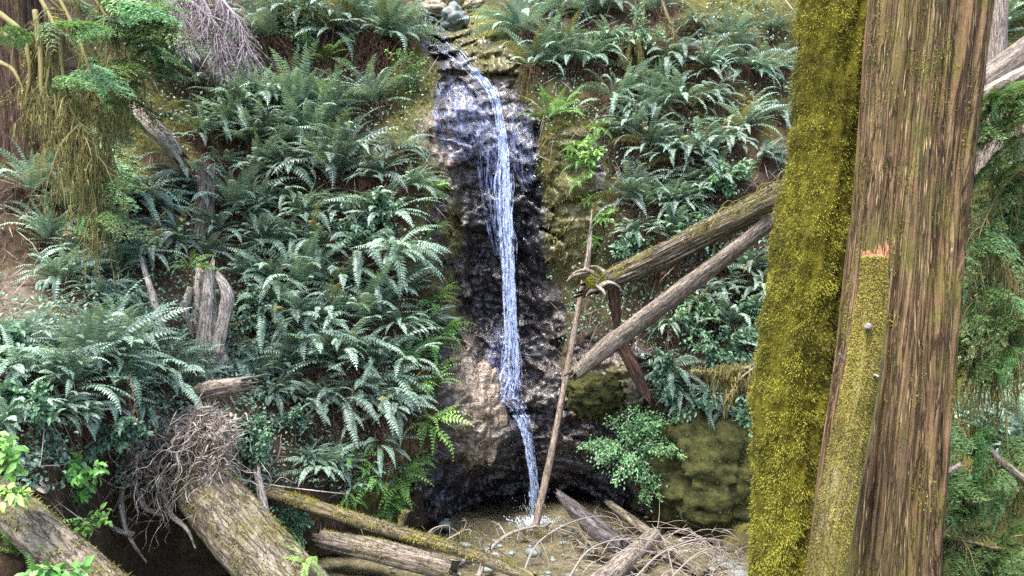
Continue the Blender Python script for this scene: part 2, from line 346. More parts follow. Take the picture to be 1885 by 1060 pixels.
def nrm_at(px, py): return NRM[np.clip(((np.asarray(py) + 300) / GS_).astype(int), 0, len(GY) - 1), np.clip(((np.asarray(px) + 300) / GS_).astype(int), 0, len(GX) - 1)]
def grid_at(G, px, py): return G[np.clip(((np.asarray(py) + 300) / GS_).astype(int), 0, len(GY) - 1), np.clip(((np.asarray(px) + 300) / GS_).astype(int), 0, len(GX) - 1)]

def soilmat():
    m, t, p, o = newmat('forest_soil'); setp(p, 0.9, 0.2)
    v = coords(t, 'Object'); n1 = noise(t, v, 1.7, 8, 0.65); n2 = noise(t, v, 14, 6, 0.7)
    c = ramp(t, n1, [(0.3, (0.016, 0.011, 0.007)), (0.5, (0.042, 0.030, 0.019)), (0.7, (0.085, 0.064, 0.042))])
    c = mixc(t, n2, c, (0.5, 0.42, 0.36), 'OVERLAY')
    mo = math_(t, 'ADD', attr(t, 'moss'), math_(t, 'MULTIPLY', math_(t, 'SUBTRACT', noise(t, v, 2.6, 6, 0.7), 0.37), 1.9))
    k = ramp(t, mo, [(0.3, (0, 0, 0)), (0.7, (1, 1, 1))])
    c = mixc(t, k, c, ramp(t, n2, [(0.3, (0.035, 0.038, 0.006)), (0.7, (0.13, 0.125, 0.025))]))
    c = mixc(t, math_(t, 'MULTIPLY', attr(t, 'tan'), 0.8), c, ramp(t, n2, [(0.3, (0.13, 0.10, 0.07)), (0.7, (0.34, 0.28, 0.21))]))
    t.links.new(c, p.inputs['Base Color']); bump(t, p, math_(t, 'ADD', n1, n2), 0.9, 0.06); return m
def rockmat():
    m, t, p, o = newmat('wet_rock'); v = coords(t, 'Object', (1, 1, 1.6))
    n1 = noise(t, v, 2.2, 8, 0.65, 0.4); n2 = noise(t, v, 11, 6, 0.7)
    c = ramp(t, n1, [(0.3, (0.005, 0.004, 0.006)), (0.55, (0.015, 0.012, 0.017)), (0.75, (0.036, 0.028, 0.030))])
    c = mixc(t, attr(t, 'tan'), c, ramp(t, n2, [(0.35, (0.05, 0.035, 0.022)), (0.5, (0.18, 0.13, 0.09)), (0.7, (0.36, 0.29, 0.22))]))
    mo = math_(t, 'ADD', attr(t, 'moss'), math_(t, 'MULTIPLY', math_(t, 'SUBTRACT', n1, 0.5), 1.3))
    k = ramp(t, mo, [(0.35, (0, 0, 0)), (0.7, (1, 1, 1))])
    c = mixc(t, k, c, ramp(t, noise(t, v, 22, 6, 0.7), [(0.3, (0.03, 0.03, 0.006)), (0.5, (0.08, 0.07, 0.016)), (0.72, (0.16, 0.14, 0.03))]))
    t.links.new(c, p.inputs['Base Color'])
    t.links.new(ramp(t, math_(t, 'ADD', k, math_(t, 'MULTIPLY', n2, 0.25)), [(0.0, (0.14,) * 3), (0.3, (0.34,) * 3), (1, (0.9,) * 3)]), p.inputs['Roughness'])
    p.inputs['Specular IOR Level'].default_value = 0.6; p.inputs['Coat Weight'].default_value = 0.35; p.inputs['Coat Roughness'].default_value = 0.3; p.inputs['Coat IOR'].default_value = 1.6
    bump(t, p, math_(t, 'ADD', math_(t, 'MULTIPLY', n1, 1.6), math_(t, 'ADD', math_(t, 'MULTIPLY', n2, 0.9), math_(t, 'MULTIPLY', noise(t, v, 30, 3), 0.15))), 0.75, 0.06); return m
SOIL, WROCK = soilmat(), rockmat()
nx, ny = len(GX), len(GY)
ii = (np.arange(ny - 1)[:, None] * nx + np.arange(nx - 1)[None]); QF = np.stack([ii, ii + nx, ii + nx + 1, ii + 1], -1).reshape(-1, 4)
isrock = ROCK[:-1, :-1].ravel() > 0.5
for nm, sel, mt in (('hillside', ~isrock, SOIL), ('cliff', isrock, WROCK)):
    q = QF[sel]; u, inv = np.unique(q.ravel(), return_inverse=True)
    m = MB(); m.add(WS.reshape(-1, 3)[u], inv.reshape(-1, 4))
    o = m.obj(nm, mt); o['kind'] = 'structure'
    for an, G in (('moss', MOSSM), ('tan', TAN_SHEEN)):
        a = o.data.attributes.new(an, 'FLOAT', 'POINT'); a.data.foreach_set('value', np.clip(G, 0, 1.2).ravel()[u].astype(np.float32))

# creek bed: gravel and silt, one fine sheet; the wide ground below it
def gravelmat():
    m, t, p, o = newmat('creek_gravel'); setp(p, 0.55, 0.4); v = coords(t, 'Object')
    vo = t.nodes.new('ShaderNodeTexVoronoi'); vo.inputs['Scale'].default_value = 26; t.links.new(v, vo.inputs['Vector'])
    n1 = noise(t, v, 1.1, 6); n2 = noise(t, v, 40, 4)
    c = ramp(t, n1, [(0.35, (0.095, 0.087, 0.07)), (0.65, (0.21, 0.195, 0.165))])
    bw = t.nodes.new('ShaderNodeSeparateColor'); t.links.new(vo.outputs['Color'], bw.inputs[0])
    c = mixc(t, 0.55, c, ramp(t, bw.outputs[0], [(0.1, (0.25, 0.22, 0.2)), (0.9, (0.75, 0.72, 0.7))]), 'OVERLAY')
    t.links.new(c, p.inputs['Base Color']); bump(t, p, math_(t, 'SUBTRACT', n2, math_(t, 'MULTIPLY', vo.outputs['Distance'], 1.5)), 0.6, 0.03); return m
GRAVEL = gravelmat()
xs = np.arange(-4.5, 7.01, 0.05); ys = np.arange(4, 14.5, 0.05); bx, by = np.meshgrid(xs, ys)
bed = fbm(np.stack([bx, by, bx * 0], -1) * 0.9, 71, 5) * 0.14 + fbm(np.stack([bx, by, bx * 0], -1) * 7, 72, 3) * 0.03
bed += -0.24 * np.exp(-(((bx - 0.0) / 1.7) ** 2 + ((by - 11.3) / 1.7) ** 2)) + 0.10 * np.exp(-(((bx - 1.0) / 1.2) ** 2 + ((by - 9.6) / 0.8) ** 2))
ii = (np.arange(len(ys) - 1)[:, None] * len(xs) + np.arange(len(xs) - 1)[None]); n_ = len(xs)
m = MB(); m.add(np.stack([bx, by, bed], -1), np.stack([ii, ii + 1, ii + n_ + 1, ii + n_], -1))
m.obj('creek_bed', GRAVEL)['kind'] = 'structure'
m = MB(); m.add([(-90, -90, -0.4), (90, -90, -0.4), (90, 90, -0.4), (-90, 90, -0.4)], [(0, 1, 2, 3)]); m.obj('ground', SOIL)['kind'] = 'structure'
def poolmat():
    m, t, p, o = newmat('pool_water'); t.nodes.remove(p)
    tr = t.nodes.new('ShaderNodeBsdfTransparent'); tr.inputs[0].default_value = (0.88, 0.88, 0.76, 1)
    gl = t.nodes.new('ShaderNodeBsdfGlossy'); gl.inputs['Roughness'].default_value = 0.04
    fr = t.nodes.new('ShaderNodeFresnel'); fr.inputs[0].default_value = 1.33
    b = t.nodes.new('ShaderNodeBump'); b.inputs['Strength'].default_value = 0.35; b.inputs['Distance'].default_value = 0.02
    t.links.new(noise(t, coords(t, 'Object'), 5, 4, 0.55, 0.6), b.inputs['Height'])
    t.links.new(b.outputs[0], gl.inputs['Normal']); t.links.new(b.outputs[0], fr.inputs['Normal'])
    mx = t.nodes.new('ShaderNodeMixShader'); t.links.new(fr.outputs[0], mx.inputs[0]); t.links.new(tr.outputs[0], mx.inputs[1]); t.links.new(gl.outputs[0], mx.inputs[2])
    t.links.new(mx.outputs[0], o.inputs[0]); return m
m = MB(); m.add([(-4, 6, 0.02), (6, 6, 0.02), (6, 14.2, 0.02), (-4, 14.2, 0.02)], [(0, 1, 2, 3)]); m.obj('water', poolmat())['kind'] = 'structure'

# ---------------------------------------------------------------- the waterfall
def watermat(name, lo, hi, col, dens=1.0):
    m, t, p, o = newmat(name); setp(p, 0.25, 0.6)
    v = coords(t, 'bc', (1, 1, 1)); t.links.new(ramp(t, noise(t, coords(t, 'bc', (0.6, 1, 1.7)), 2.3, 4), [(0.4, (col[0] * .42, col[1] * .5, col[2] * .72)), (0.62, col)]), p.inputs['Base Color']); n1 = noise(t, v, 1.0, 6, 0.65, 0.2)
    a = ramp(t, n1, [(lo, (0, 0, 0)), (hi, (dens,) * 3)])
    n2 = noise(t, coords(t, 'Object', (1, 1, 1)), 45, 3); bump(t, p, n2, 0.6, 0.02)
    tr = t.nodes.new('ShaderNodeBsdfTranslucent'); tr.inputs[0].default_value = (*col, 1)
    m1 = t.nodes.new('ShaderNodeMixShader'); m1.inputs[0].default_value = 0.4; t.links.new(p.outputs[0], m1.inputs[1]); t.links.new(tr.outputs[0], m1.inputs[2])
    tp = t.nodes.new('ShaderNodeBsdfTransparent'); m2 = t.nodes.new('ShaderNodeMixShader'); t.links.new(a, m2.inputs[0]); t.links.new(tp.outputs[0], m2.inputs[1]); t.links.new(m1.outputs[0], m2.inputs[2])
    t.links.new(m2.outputs[0], o.inputs[0]); return m
FOAM = watermat('falling_water', 0.47, 0.60, (0.72, 0.80, 0.96)); SHEEN_VEIL = watermat('thin_water_sky_sheen', 0.48, 0.76, (0.40, 0.48, 0.78), 0.6)  # the thin water's blue paints the sky sheen over the wet chute
WF = thing('waterfall', 'narrow white waterfall streaming down the dark wet rock into the pool', 'waterfall', P(940, 735, 12.6))
def ribbon(m, path, off, wid, sub, seed, nr=90, jitter=0.25, stretch=1.2, across=26.0):
    """water strands that follow path rows (px, py, half width px) on the rock"""
    path = np.asarray(path, float); c = spline(path, nr)
    for k in range(sub):
        rg = np.random.default_rng(seed + k); u = rg.uniform(-1, 1) * 0.95
        wob = fbm(np.stack([np.linspace(0, 5, nr), np.full(nr, seed + k * 3.7), np.zeros(nr)], -1), seed) * jitter
        px = c[:, 0] + np.clip(u + wob, -1.2, 1.2) * c[:, 2]; py = c[:, 1]
        a, b = sorted(rg.uniform(0, 1, 2)) if rg.random() < 0.55 else (0, 1)
        if b - a < 0.15: a, b = 0, 1
        s = slice(int(a * (nr - 1)), int(b * (nr - 1)) + 1)
        px, py = px[s], py[s]
        if len(px) < 4: continue
        d = free(px, py, c[s, 3]) - off - rg.uniform(0, 0.06)
        hw = wid * rg.uniform(0.4, 1.3) * (0.4 + 0.6 * np.sin(np.linspace(0.15, np.pi - 0.15, len(px))))
        Lp, Rp = P(px - hw, py, d), P(px + hw, py, d - rg.uniform(-0.03, 0.03)); M_ = P(px, py, d - 0.015)
        n = len(px); V = np.stack([Lp, M_, Rp], 1).reshape(-1, 3)
        z = np.cumsum(np.r_[0, np.linalg.norm(np.diff(M_, axis=0), axis=1)])
        bc = np.stack([np.stack([np.full(n, k * 5.1 + q * hw.mean() * 0.012 * across), np.full(n, seed * 1.0), z * stretch], -1) for q in (0, 0.5, 1)], 1).reshape(-1, 3)
        i = np.arange(n - 1)[:, None] * 3
        m.add(V, np.concatenate([i + [0, 1, 4, 3], i + [1, 2, 5, 4]], 0), None, 0.5, bc)
def free(px, py, f):                                  # f=0 hugs the rock, f=1 falls free in front of the deepest undercut
    d = dep(px, py); sm = np.minimum.accumulate(np.r_[d[:1], d])[1:]
    k = np.ones(5) / 5; ds = np.convolve(np.pad(d, 2, mode='edge'), k, 'valid') if len(d) > 5 else d
    return np.where(f > 0.5, np.minimum(sm, d), np.minimum(d, ds))
up = [(800,72,30,0),(835,95,26,0),(865,128,14,0),(893,155,10,0),(908,175,9,0)]
m = rec_m = MB(); ribbon(m, up, 0.03, 1.8, 16, 100, 50, 0.4, 5.0)
ribbon(m, [(870,125,10,0),(890,150,10,0),(907,172,9,0),(916,200,9,0)], 0.04, 2.0, 20, 130, 40, 0.4, 5.0)
rec(m, WF).obj('upper_stream', FOAM, WF)
m = MB(); ribbon(m, [(912,180,7,0),(921,230,7,1),(928,300,8,1),(931,400,9,1),(936,520,10,1),(940,620,13,1),(938,690,20,1),(935,735,24,0)], 0.06, 1.5, 46, 200, 120, 0.9, 6.5)
ribbon(m, [(925,260,18,1),(925,330,22,1),(928,420,22,1),(938,500,13,1)], 0.05, 1.3, 14, 260, 60, 0.4, 4.0)
rec(m, WF).obj('plunge', FOAM, WF)
m = MB(); ribbon(m, [(928,728,22,0),(948,748,17,0),(966,785,11,1),(974,830,8,1),(981,880,7,1),(983,955,10,1)], 0.07, 1.5, 34, 300, 80, 0.7, 8.0)
rec(m, WF).obj('lower_cascade', FOAM, WF)
m = MB(); ribbon(m, [(840,150,45,0),(850,200,55,0),(870,260,60,0),(890,300,60,0)], 0.025, 4.0, 60, 400, 60, 0.3, 4.0)
rec(m, WF).obj('veil', SHEEN_VEIL, WF); m = MB()
ribbon(m, [(905,240,20,1),(900,320,18,1),(908,400,14,1),(920,470,10,1)], 0.05, 1.8, 26, 440, 60, 0.5, 4.0)
ribbon(m, [(925,600,16,0),(925,660,32,0),(928,735,30,0)], 0.06, 2.6, 40, 480, 50, 0.5, 3.5)
rec(m, WF).obj('veil', SHEEN_VEIL, WF); m = MB()
ribbon(m, [(915,190,8,0),(925,280,12,1),(931,400,14,1),(936,520,15,1),(940,620,18,1),(936,735,26,1)], 0.03, 6.0, 6, 560, 90, 0.5, 3.0, 10.0)
rec(m, WF).obj('veil', SHEEN_VEIL, WF); m = MB()
ribbon(m, [(950,190,14,0),(960,240,22,0),(970,310,24,0),(985,360,18,0)], 0.02, 3.0, 18, 520, 40, 0.3, 4.0)
rec(m, WF).obj('veil', SHEEN_VEIL, WF)
m = MB(); n = 160
px = rng.normal(0, 1, n) * 14; py = rng.uniform(0, 1, n)
which = rng.random(n); X = np.where(which < 0.15, 935 + px * (0.7 + py), 982 + px * 1.3); Y = np.where(which < 0.15, 300 + 430 * py, 958 - 60 * py ** 2 + rng.normal(0, 6, n))
b = P(X, Y, np.minimum(dep(X, Y), 12.9) - rng.uniform(0.05, 0.35, n)); b[:, 2] = np.maximum(b[:, 2], 0.03)
d = unit(rng.normal(0, 0.25, (n, 3)) + [0, 0, -1]); s = unit(np.cross(d, rng.normal(0, 1, (n, 3))))
kites(m, b, d, s, np.cross(s, d), rng.uniform(0.015, 0.06, n), rng.uniform(0.006, 0.012, n), 0.3)
th = rng.uniform(0, 6.28, 900); rr = np.abs(rng.normal(0, 0.15, 900)); q = np.stack([0.34 + rr * np.cos(th) * 1.3, 11.9 + rr * np.sin(th) * 0.8, 0.03 + np.abs(rng.normal(0, 0.03, 900))], -1)
kites(m, q, unit(rng.normal(0, 1, (900, 3))), unit(rng.normal(0, 1, (900, 3))), unit(rng.normal(0, 1, (900, 3))), 0.028, 0.014, 0.3)
SPRAY = strandmat('spray_drops', (0.75, 0.85, 1.0), (0.75, 0.85, 1.0), 0.4, 0.3); rec(m, WF).obj('spray', SPRAY, WF)
# ================================================================= trunks, logs, roots, boulders
WX = np.array([1, 1, 1.0])
def barkdisp(k, amp, seed, stretch=0.5, lump=0.0):
    def f(th, s, r):
        q = np.stack([np.cos(th) * k, np.sin(th) * k, s * stretch + seed * 7.7], -1)
        d = ridged(q, seed, 4) * amp * r
        if lump: d = d + fbm(np.stack([np.cos(th) * 1.3, np.sin(th) * 1.3, s * 1.3 + seed], -1), seed + 50, 3) * lump * r
        return d
    return f
def fuzz(m, V, Nn, L, W, seed, droop=0.8, tint=(0.1, 1.0)):
    """short fibres standing off a mossy surface and hanging a little"""
    rg = np.random.default_rng(seed); n = len(V)
    d = unit(Nn + rg.normal(0, 0.45, (n, 3)) + np.array([0, 0, -droop])); s = unit(np.cross(d, rg.normal(0, 1, (n, 3))))
    t = np.clip(0.5 + 1.1 * fbm(V * 3.5, seed) + 0.6 * fbm(V * 14, seed + 1, 2) + rg.normal(0, 0.2, n), *tint)
    kites(m, V, d, s, np.cross(s, d), L * rg.uniform(0.5, 1.3, n), W * rg.uniform(0.6, 1.4, n), 0.2, t)
def surf_sample(c, r, t, a, b, n, seed, disp=None, squash=1.0, th0=0, th1=2 * np.pi):
    rg = np.random.default_rng(seed); u = rg.uniform(0, len(c) - 1.001, n); i = u.astype(int); f = (u - i)[:, None]
    th = rg.uniform(th0, th1, n); s = np.concatenate([[0], np.cumsum(np.linalg.norm(np.diff(c, axis=0), axis=1))])
    ss = s[i] * (1 - f[:, 0]) + s[i + 1] * f[:, 0]; rr = r[i] * (1 - f[:, 0]) + r[i + 1] * f[:, 0]
    if disp is not None: rr = rr + disp(th, ss, rr)
    o = np.cos(th)[:, None] * a[i] + squash * np.sin(th)[:, None] * b[i]
    return c[i] * (1 - f) + c[i + 1] * f + o * rr[:, None], unit(o), th, ss
GREYWOOD = barkmat('weathered_grey_wood', [(0.3, (0.045, 0.033, 0.026)), (0.48, (0.16, 0.13, 0.105)), (0.7, (0.36, 0.31, 0.26))], (26, 26, 2.4), 0.8, 0.7)
MOSSLOG = barkmat('mossy_log_bark', [(0.3, (0.03, 0.022, 0.015)), (0.5, (0.12, 0.095, 0.065)), (0.7, (0.29, 0.245, 0.18))], (24, 24, 2.4), 0.85, 0.9, 0.34, (0.13, 0.115, 0.028))
LOGBARK = barkmat('rough_grey_bark', [(0.32, (0.03, 0.022, 0.015)), (0.5, (0.12, 0.10, 0.075)), (0.7, (0.27, 0.235, 0.185))], (16, 16, 3.0), 0.85, 1.0, 0.3, (0.10, 0.085, 0.02))
PALEWOOD = barkmat('bleached_wood', [(0.3, (0.10, 0.075, 0.055)), (0.5, (0.31, 0.26, 0.215)), (0.7, (0.62, 0.56, 0.49))], (20, 20, 2.6), 0.75, 0.7)
TANWOOD = barkmat('tan_bare_wood', [(0.3, (0.07, 0.048, 0.035)), (0.5, (0.20, 0.15, 0.115)), (0.7, (0.36, 0.30, 0.25))], (26, 26, 4.0), 0.7, 0.6)
REDWOOD = barkmat('reddish_rotten_wood', [(0.3, (0.03, 0.012, 0.008)), (0.5, (0.06, 0.033, 0.022)), (0.7, (0.16, 0.105, 0.075))], (18, 18, 1.2), 0.8, 0.8)
DARKWOOD = barkmat('wet_dark_wood', [(0.3, (0.015, 0.012, 0.012)), (0.5, (0.06, 0.05, 0.05)), (0.7, (0.20, 0.18, 0.19))], (14, 14, 1.5), 0.45, 0.8, 0, spec=0.5)
CEDARBARK = barkmat('red_cedar_bark', [(0.28, (0.012, 0.006, 0.003)), (0.42, (0.085, 0.049, 0.024)), (0.56, (0.155, 0.098, 0.050)), (0.72, (0.32, 0.24, 0.13))], (26, 26, 0.7), 0.85, 1.0, 0.39, (0.10, 0.095, 0.018), mott=0.25, mossscale=2.6)
DARKCEDAR = barkmat('dark_cedar_bark', [(0.3, (0.016, 0.008, 0.006)), (0.5, (0.05, 0.026, 0.018)), (0.7, (0.13, 0.078, 0.055))], (26, 26, 1.0), 0.85, 1.0, 0.2)
MOSSBASE = plain('moss_mat', (0.024, 0.019, 0.003), (0.115, 0.105, 0.010), 9, 0.95, 0.9, 0.1, 8, 0.05)

def log(name, label, cat, pts, rad, mat, seg=28, n=60, amp=0.10, k=3.5, lump=0.15, jag=0.06, seed=1, stretch=0.6, squash=1.0, moss=0, mossmat=None, part=None, group=None, mossside=None, ends=None):
    pts = np.asarray(pts, float); root = thing(name, label, cat, tuple(pts[len(pts) // 2]), group)
    m = MB(); dp = barkdisp(k, amp, seed, stretch, lump); q = tube(m, pts, rad, seg, n, 0.5, disp=dp, squash=squash, jag=jag, seed=seed)
    rec(m, root).obj(part or 'stem', mat, root)
    if moss:
        V, Nn, th, ss = surf_sample(*q, moss, seed + 400, dp, squash)
        keep = (Nn[:, 2] > -0.15) & (fbm(V * 2.2, seed + 5) + 0.35 * Nn[:, 2] > 0.05)
        mm = MB(); fuzz(mm, V[keep], Nn[keep], 0.035, 0.008, seed + 8); rec(mm, root).obj('moss', mossmat or MOSS, root)
    return root, q

# --- the two big trees on the right
def mossy_tree():
    D = 5.8; px = [(1546, -160, 64), (1543, 0, 66), (1524, 250, 62), (1497, 470, 66), (1478, 620, 68), (1464, 760, 66), (1452, 900, 62), (1446, 1060, 60), (1444, 1300, 66), (1444, 1700, 80)]
    pts = P([p[0] for p in px], [p[1] for p in px], D); rad = [p[2] / FPX * D for p in px]
    root = thing('mossy_tree', 'tall tree trunk thickly wrapped in bright olive green moss', 'tree', tuple(pts[-1]))
    def dp(th, s, r):
        q = np.stack([np.cos(th) * 1.6, np.sin(th) * 1.6, s * 1.1], -1)
        cre = -0.28 * np.exp(-((((th - 4.75 + 0.25 * np.sin(s * 1.5)) + np.pi) % (2 * np.pi) - np.pi) / 0.16) ** 2) * np.clip((s - 2.2) / 1.0, 0, 1)
        return r * (0.24 * fbm(q, 301, 4) + 0.16 * fbm(q * 3.2, 302, 4) + cre)
    m = MB(); q = tube(m, pts, rad, 130, 380, 0.5, disp=dp)
    rec(m, root).obj('trunk', MOSSBASE, root)
    V, Nn, th, ss = surf_sample(*q, 200000, 311, dp); keep = (Nn[:, 1] < 0.5) & (fbm(V * 3.3, 319, 4) > -.42) & (V[:, 2] > 0.8) & (V[:, 2] < 7)
    mm = MB(); lift = (0.055 * np.clip(fbm(V[keep] * 7, 313, 3), -.3, 1) + 0.012 * rng.normal(0, 1, keep.sum()))[:, None]; fuzz(mm, V[keep] + Nn[keep] * lift, Nn[keep], 0.025, 0.0052, 312, 0.8); rec(mm, root).obj('moss', MOSS, root)
mossy_tree()
def cedar_tree():
    D = 5.25; px = [(1722, -160, 104), (1715, 0, 104), (1691, 250, 100), (1672, 450, 99), (1652, 650, 102), (1624, 900, 110), (1610, 1060, 114), (1595, 1300, 124), (1580, 1700, 150)]
    pts = P([p[0] - 6 for p in px], [p[1] for p in px], D); rad = [p[2] * .9 / FPX * D for p in px]
    root = thing('cedar_tree', 'large red cedar trunk with deeply furrowed fibrous brown bark behind the broken snag', 'tree', tuple(pts[-1]))
    def dp(th, s, r):
        w = 0.10 * fbm(np.stack([np.cos(th), np.sin(th), s * 0.8], -1), 330, 3)
        q = np.stack([np.cos(th + w) * 5.5, np.sin(th + w) * 5.5, s * 0.28], -1)
        rd = ridged(q, 331, 4); fur = -np.minimum(np.clip(0.26 - np.abs(vnoise(q * 1.0, 335)), 0, 1) * 1.1, 0.16) * np.clip(0.6 + 1.2 * vnoise(q * 0.5, 336), 0, 1)
        fine = ridged(np.stack([np.cos(th + w) * 22, np.sin(th + w) * 22, s * 0.8], -1), 337, 2)
        return r * (0.10 * rd + fur + 0.02 * fine + 0.06 * fbm(np.stack([np.cos(th), np.sin(th), s * 0.5], -1), 333, 2))
    m = MB(); q = tube(m, pts, rad, 420, 260, 0.5, disp=dp); rec(m, root).obj('trunk', CEDARBARK, root)
    # bark plates and torn fibres that stand off the trunk
    V, Nn, th, ss = surf_sample(*q, 4200, 341, dp); keep = (Nn[:, 1] < 0.3) & (V[:, 2] > 0.6) & (V[:, 2] < 7); V, Nn = V[keep], Nn[keep]; n = len(V)
    rg = np.random.default_rng(5); ax = unit(np.array([-0.07, 0, -1.0]) + rg.normal(0, 0.03, (n, 3))); sd_ = unit(np.cross(ax, Nn))
    f = MB(); kites(f, V + Nn * 0.004, unit(ax + Nn * 0.05), sd_, Nn, rg.uniform(0.03, 0.22, n) * rg.uniform(0.4, 1.3, n), rg.uniform(0.003, 0.010, n), 0.3, rg.uniform(0, 1, n) ** 1.7, 0.5)
    FIB = strandmat('cedar_bark_fibres', (0.035, 0.018, 0.008), (0.26, 0.19, 0.095), 0.0); rec(f, root).obj('bark_fibres', FIB, root)
    # grey outer wood on the right flank
    rg = np.random.default_rng(6); g = MB()
    for k in range(20):
        a0 = rg.uniform(-0.42, 0.28); i0 = rg.integers(5, 150); L = rg.integers(30, 100); i = np.arange(i0, min(i0 + L, 259), 3)
        c, r, t, a, b = q; th = np.full(len(i), a0) if a[0][0] > 0 else np.full(len(i), np.pi - a0)
        s = np.concatenate([[0], np.cumsum(np.linalg.norm(np.diff(c, axis=0), axis=1))])
        rr = r[i] + dp(th, s[i], r[i]) + 0.004
        tube(g, c[i] + rr[:, None] * (np.cos(th)[:, None] * a[i] + np.sin(th)[:, None] * b[i]), [0.004, rg.uniform(0.009, 0.02), 0.004], 6, 40, 0.5, disp=barkdisp(3, 0.3, k, 2), seed=k)
    rec(g, root).obj('pale_strips', PALEWOOD, root)
    V, Nn, th, ss = surf_sample(*q, 110000, 351, dp); X = (V[:, 0] / V[:, 1]) * FPX + CX; Y = CY - (V[:, 2] - CZ) / V[:, 1] * FPX
    w = sum(k * np.exp(-(((X - x) / sx) ** 2 + ((Y - y) / sy) ** 2)) for x, y, sx, sy, k in [(1720, 70, 40, 80, 1), (1738, 150, 25, 60, .8), (1612, 120, 22, 120, .9), (1790, 170, 18, 60, 1), (1660, 380, 30, 120, .5), (1735, 400, 30, 60, .6), (1590, 340, 16, 90, .8), (1760, 720, 20, 60, .8), (1705, 890, 25, 60, .9), (1690, 700, 20, 100, .5), (1560, 560, 22, 100, .7), (1545, 760, 20, 120, .5), (1775, 290, 15, 60, .6), (1690, 260, 70, 150, .3), (1640, 620, 30, 100, .35), (1660, 800, 50, 120, .3)])
    keep = (Nn[:, 1] < 0.2) & (w + 0.8 * fbm(V * 6, 352) > 0.5) & (V[:, 2] > 0.6) & (V[:, 2] < 7)
    mm = MB(); fuzz(mm, V[keep] - Nn[keep] * 0.004, Nn[keep], 0.016, 0.006, 353, 1.0); rec(mm, root).obj('moss', MOSS, root)
cedar_tree()
def snag():
    D = 4.60; px = [(1611, 472, 21), (1608, 540, 24), (1598, 620, 27), (1584, 720, 29), (1568, 800, 31), (1545, 920, 32), (1522, 1060, 33), (1495, 1300, 36), (1470, 1620, 40)]
    pts = P([p[0] for p in px], [p[1] for p in px], D); rad = [p[2] / FPX * D for p in px]
    root = thing('snag', 'slender broken tree stem coated in yellow moss with splintered orange top', 'tree', tuple(pts[-1]))
    dp = barkdisp(2.5, 0.12, 360, 0.7, 0.16)
    m = MB(); q = tube(m, pts, rad, 48, 140, 0.5, disp=dp); rec(m, root).obj('trunk', barkmat('snag_wood', [(0.3, (0.07, 0.055, 0.03)), (0.5, (0.15, 0.12, 0.07)), (0.7, (0.30, 0.26, 0.18))], (20, 20, 1.6), 0.85, 0.8, 0.9, (0.16, 0.135, 0.03)), root)
    V, Nn, th, ss = surf_sample(*q, 60000, 361, dp); keep = (Nn[:, 0] < 0.62) & (Nn[:, 1] < 0.55) & (fbm(V * 6, 365) + 0.5 > 0.25 * (Nn[:, 0] + 0.6))
    mm = MB(); fuzz(mm, V[keep] - Nn[keep] * 0.004, Nn[keep], 0.016, 0.006, 362, 0.8, (0.1, 1)); rec(mm, root).obj('moss', strandmat('yellow_moss_fibres', (0.06, 0.048, 0.010), (0.26, 0.215, 0.045), 0.2), root)
    m = MB(); rg = np.random.default_rng(9); top = pts[0]
    for k in range(46):
        a = rg.uniform(0, 6.28); r = rad[0] * 1.05 * math.sqrt(rg.random()); b = top + np.array([r * math.cos(a), r * math.sin(a), -0.03])
        tube(m, [b, b + np.array([rg.normal(0, .006), rg.normal(0, .006), rg.uniform(0.04, 0.075) + 0.055 * max(0, math.cos(a)) ** 3])], [rg.uniform(0.006, 0.014), 0.002], 5, 4, 0.5)
    rec(m, root).obj('splintered_top', barkmat('fresh_broken_wood', [(0.3, (0.2, 0.07, 0.03)), (0.5, (0.42, 0.2, 0.10)), (0.7, (0.62, 0.38, 0.24))], (30, 30, 4), 0.7, 0.4), root)
    m = MB()
    for px_, py_, dx, dy in ((1553, 665, -8, -14), (1606, 690, 12, 3), (1598, 600, 22, 1)):
        m = MB(); tube(m, [P(px_, py_, 4.52), P(px_ + (dx if dx < 20 else 0), py_ + dy, 4.47)], [0.012, 0.007] if dx < 20 else [0.022, 0.02], 10, 4); rec(m, root).obj('branch_stub', PALEWOOD, root)
snag()

# --- logs across the right side of the gorge
def pl(lst): return np.concatenate([P(x, y, d)[None] for x, y, d in lst])
r_, q_ = log('fallen_log', 'thick split log with mossy top leaning from the right tree to the broken root end', 'log', pl([(1092, 528, 11.2), (1200, 478, 10.7), (1330, 412, 9.9), (1470, 345, 9.1), (1640, 262, 8.2)]), [0.11, 0.135, 0.14, 0.14, 0.14], MOSSLOG, 44, 150, 0.30, 2.6, 0.2, 0.28, 21, 0.35, 0.75, 9000, part='trunk')
m = MB(); c, r, t, a, b = q_
for k in range(90):                                   # long splinters along the split
    rg = np.random.default_rng(700 + k); i0 = rg.integers(2, 110); i = np.arange(i0, min(149, i0 + rg.integers(12, 40))); th = rg.uniform(0, 6.28)
    o = (np.cos(th) * a[i] + 0.75 * np.sin(th) * b[i]) * (r[i] * rg.uniform(1.0, 1.16))[:, None]
    tube(m, c[i] + o, [0.004, rg.uniform(0.008, 0.022), 0.003], 5, 10, 0.5, seed=k)
rec(m, r_).obj('splinters', GREYWOOD, r_)
m = MB()
for k in range(40):                                   # loose mossy twigs and fibres lying over and hanging off the trunk
    rg = np.random.default_rng(760 + k); i0 = rg.integers(60, 145); p0 = c[i0] + np.array([0, -0.12, 0.12]) + rg.normal(0, 0.05, 3)
    tube(m, [p0, p0 + np.array([-0.2, -0.06, rg.uniform(-0.05, 0.1)]) * rg.uniform(.5, 1.5), p0 + np.array([-0.35, -0.05, rg.uniform(-0.35, 0.0)])], [0.007, 0.006, 0.003], 4, 8, rg.random())
rec(m, r_).obj('twig', MOSS_DULL, r_)
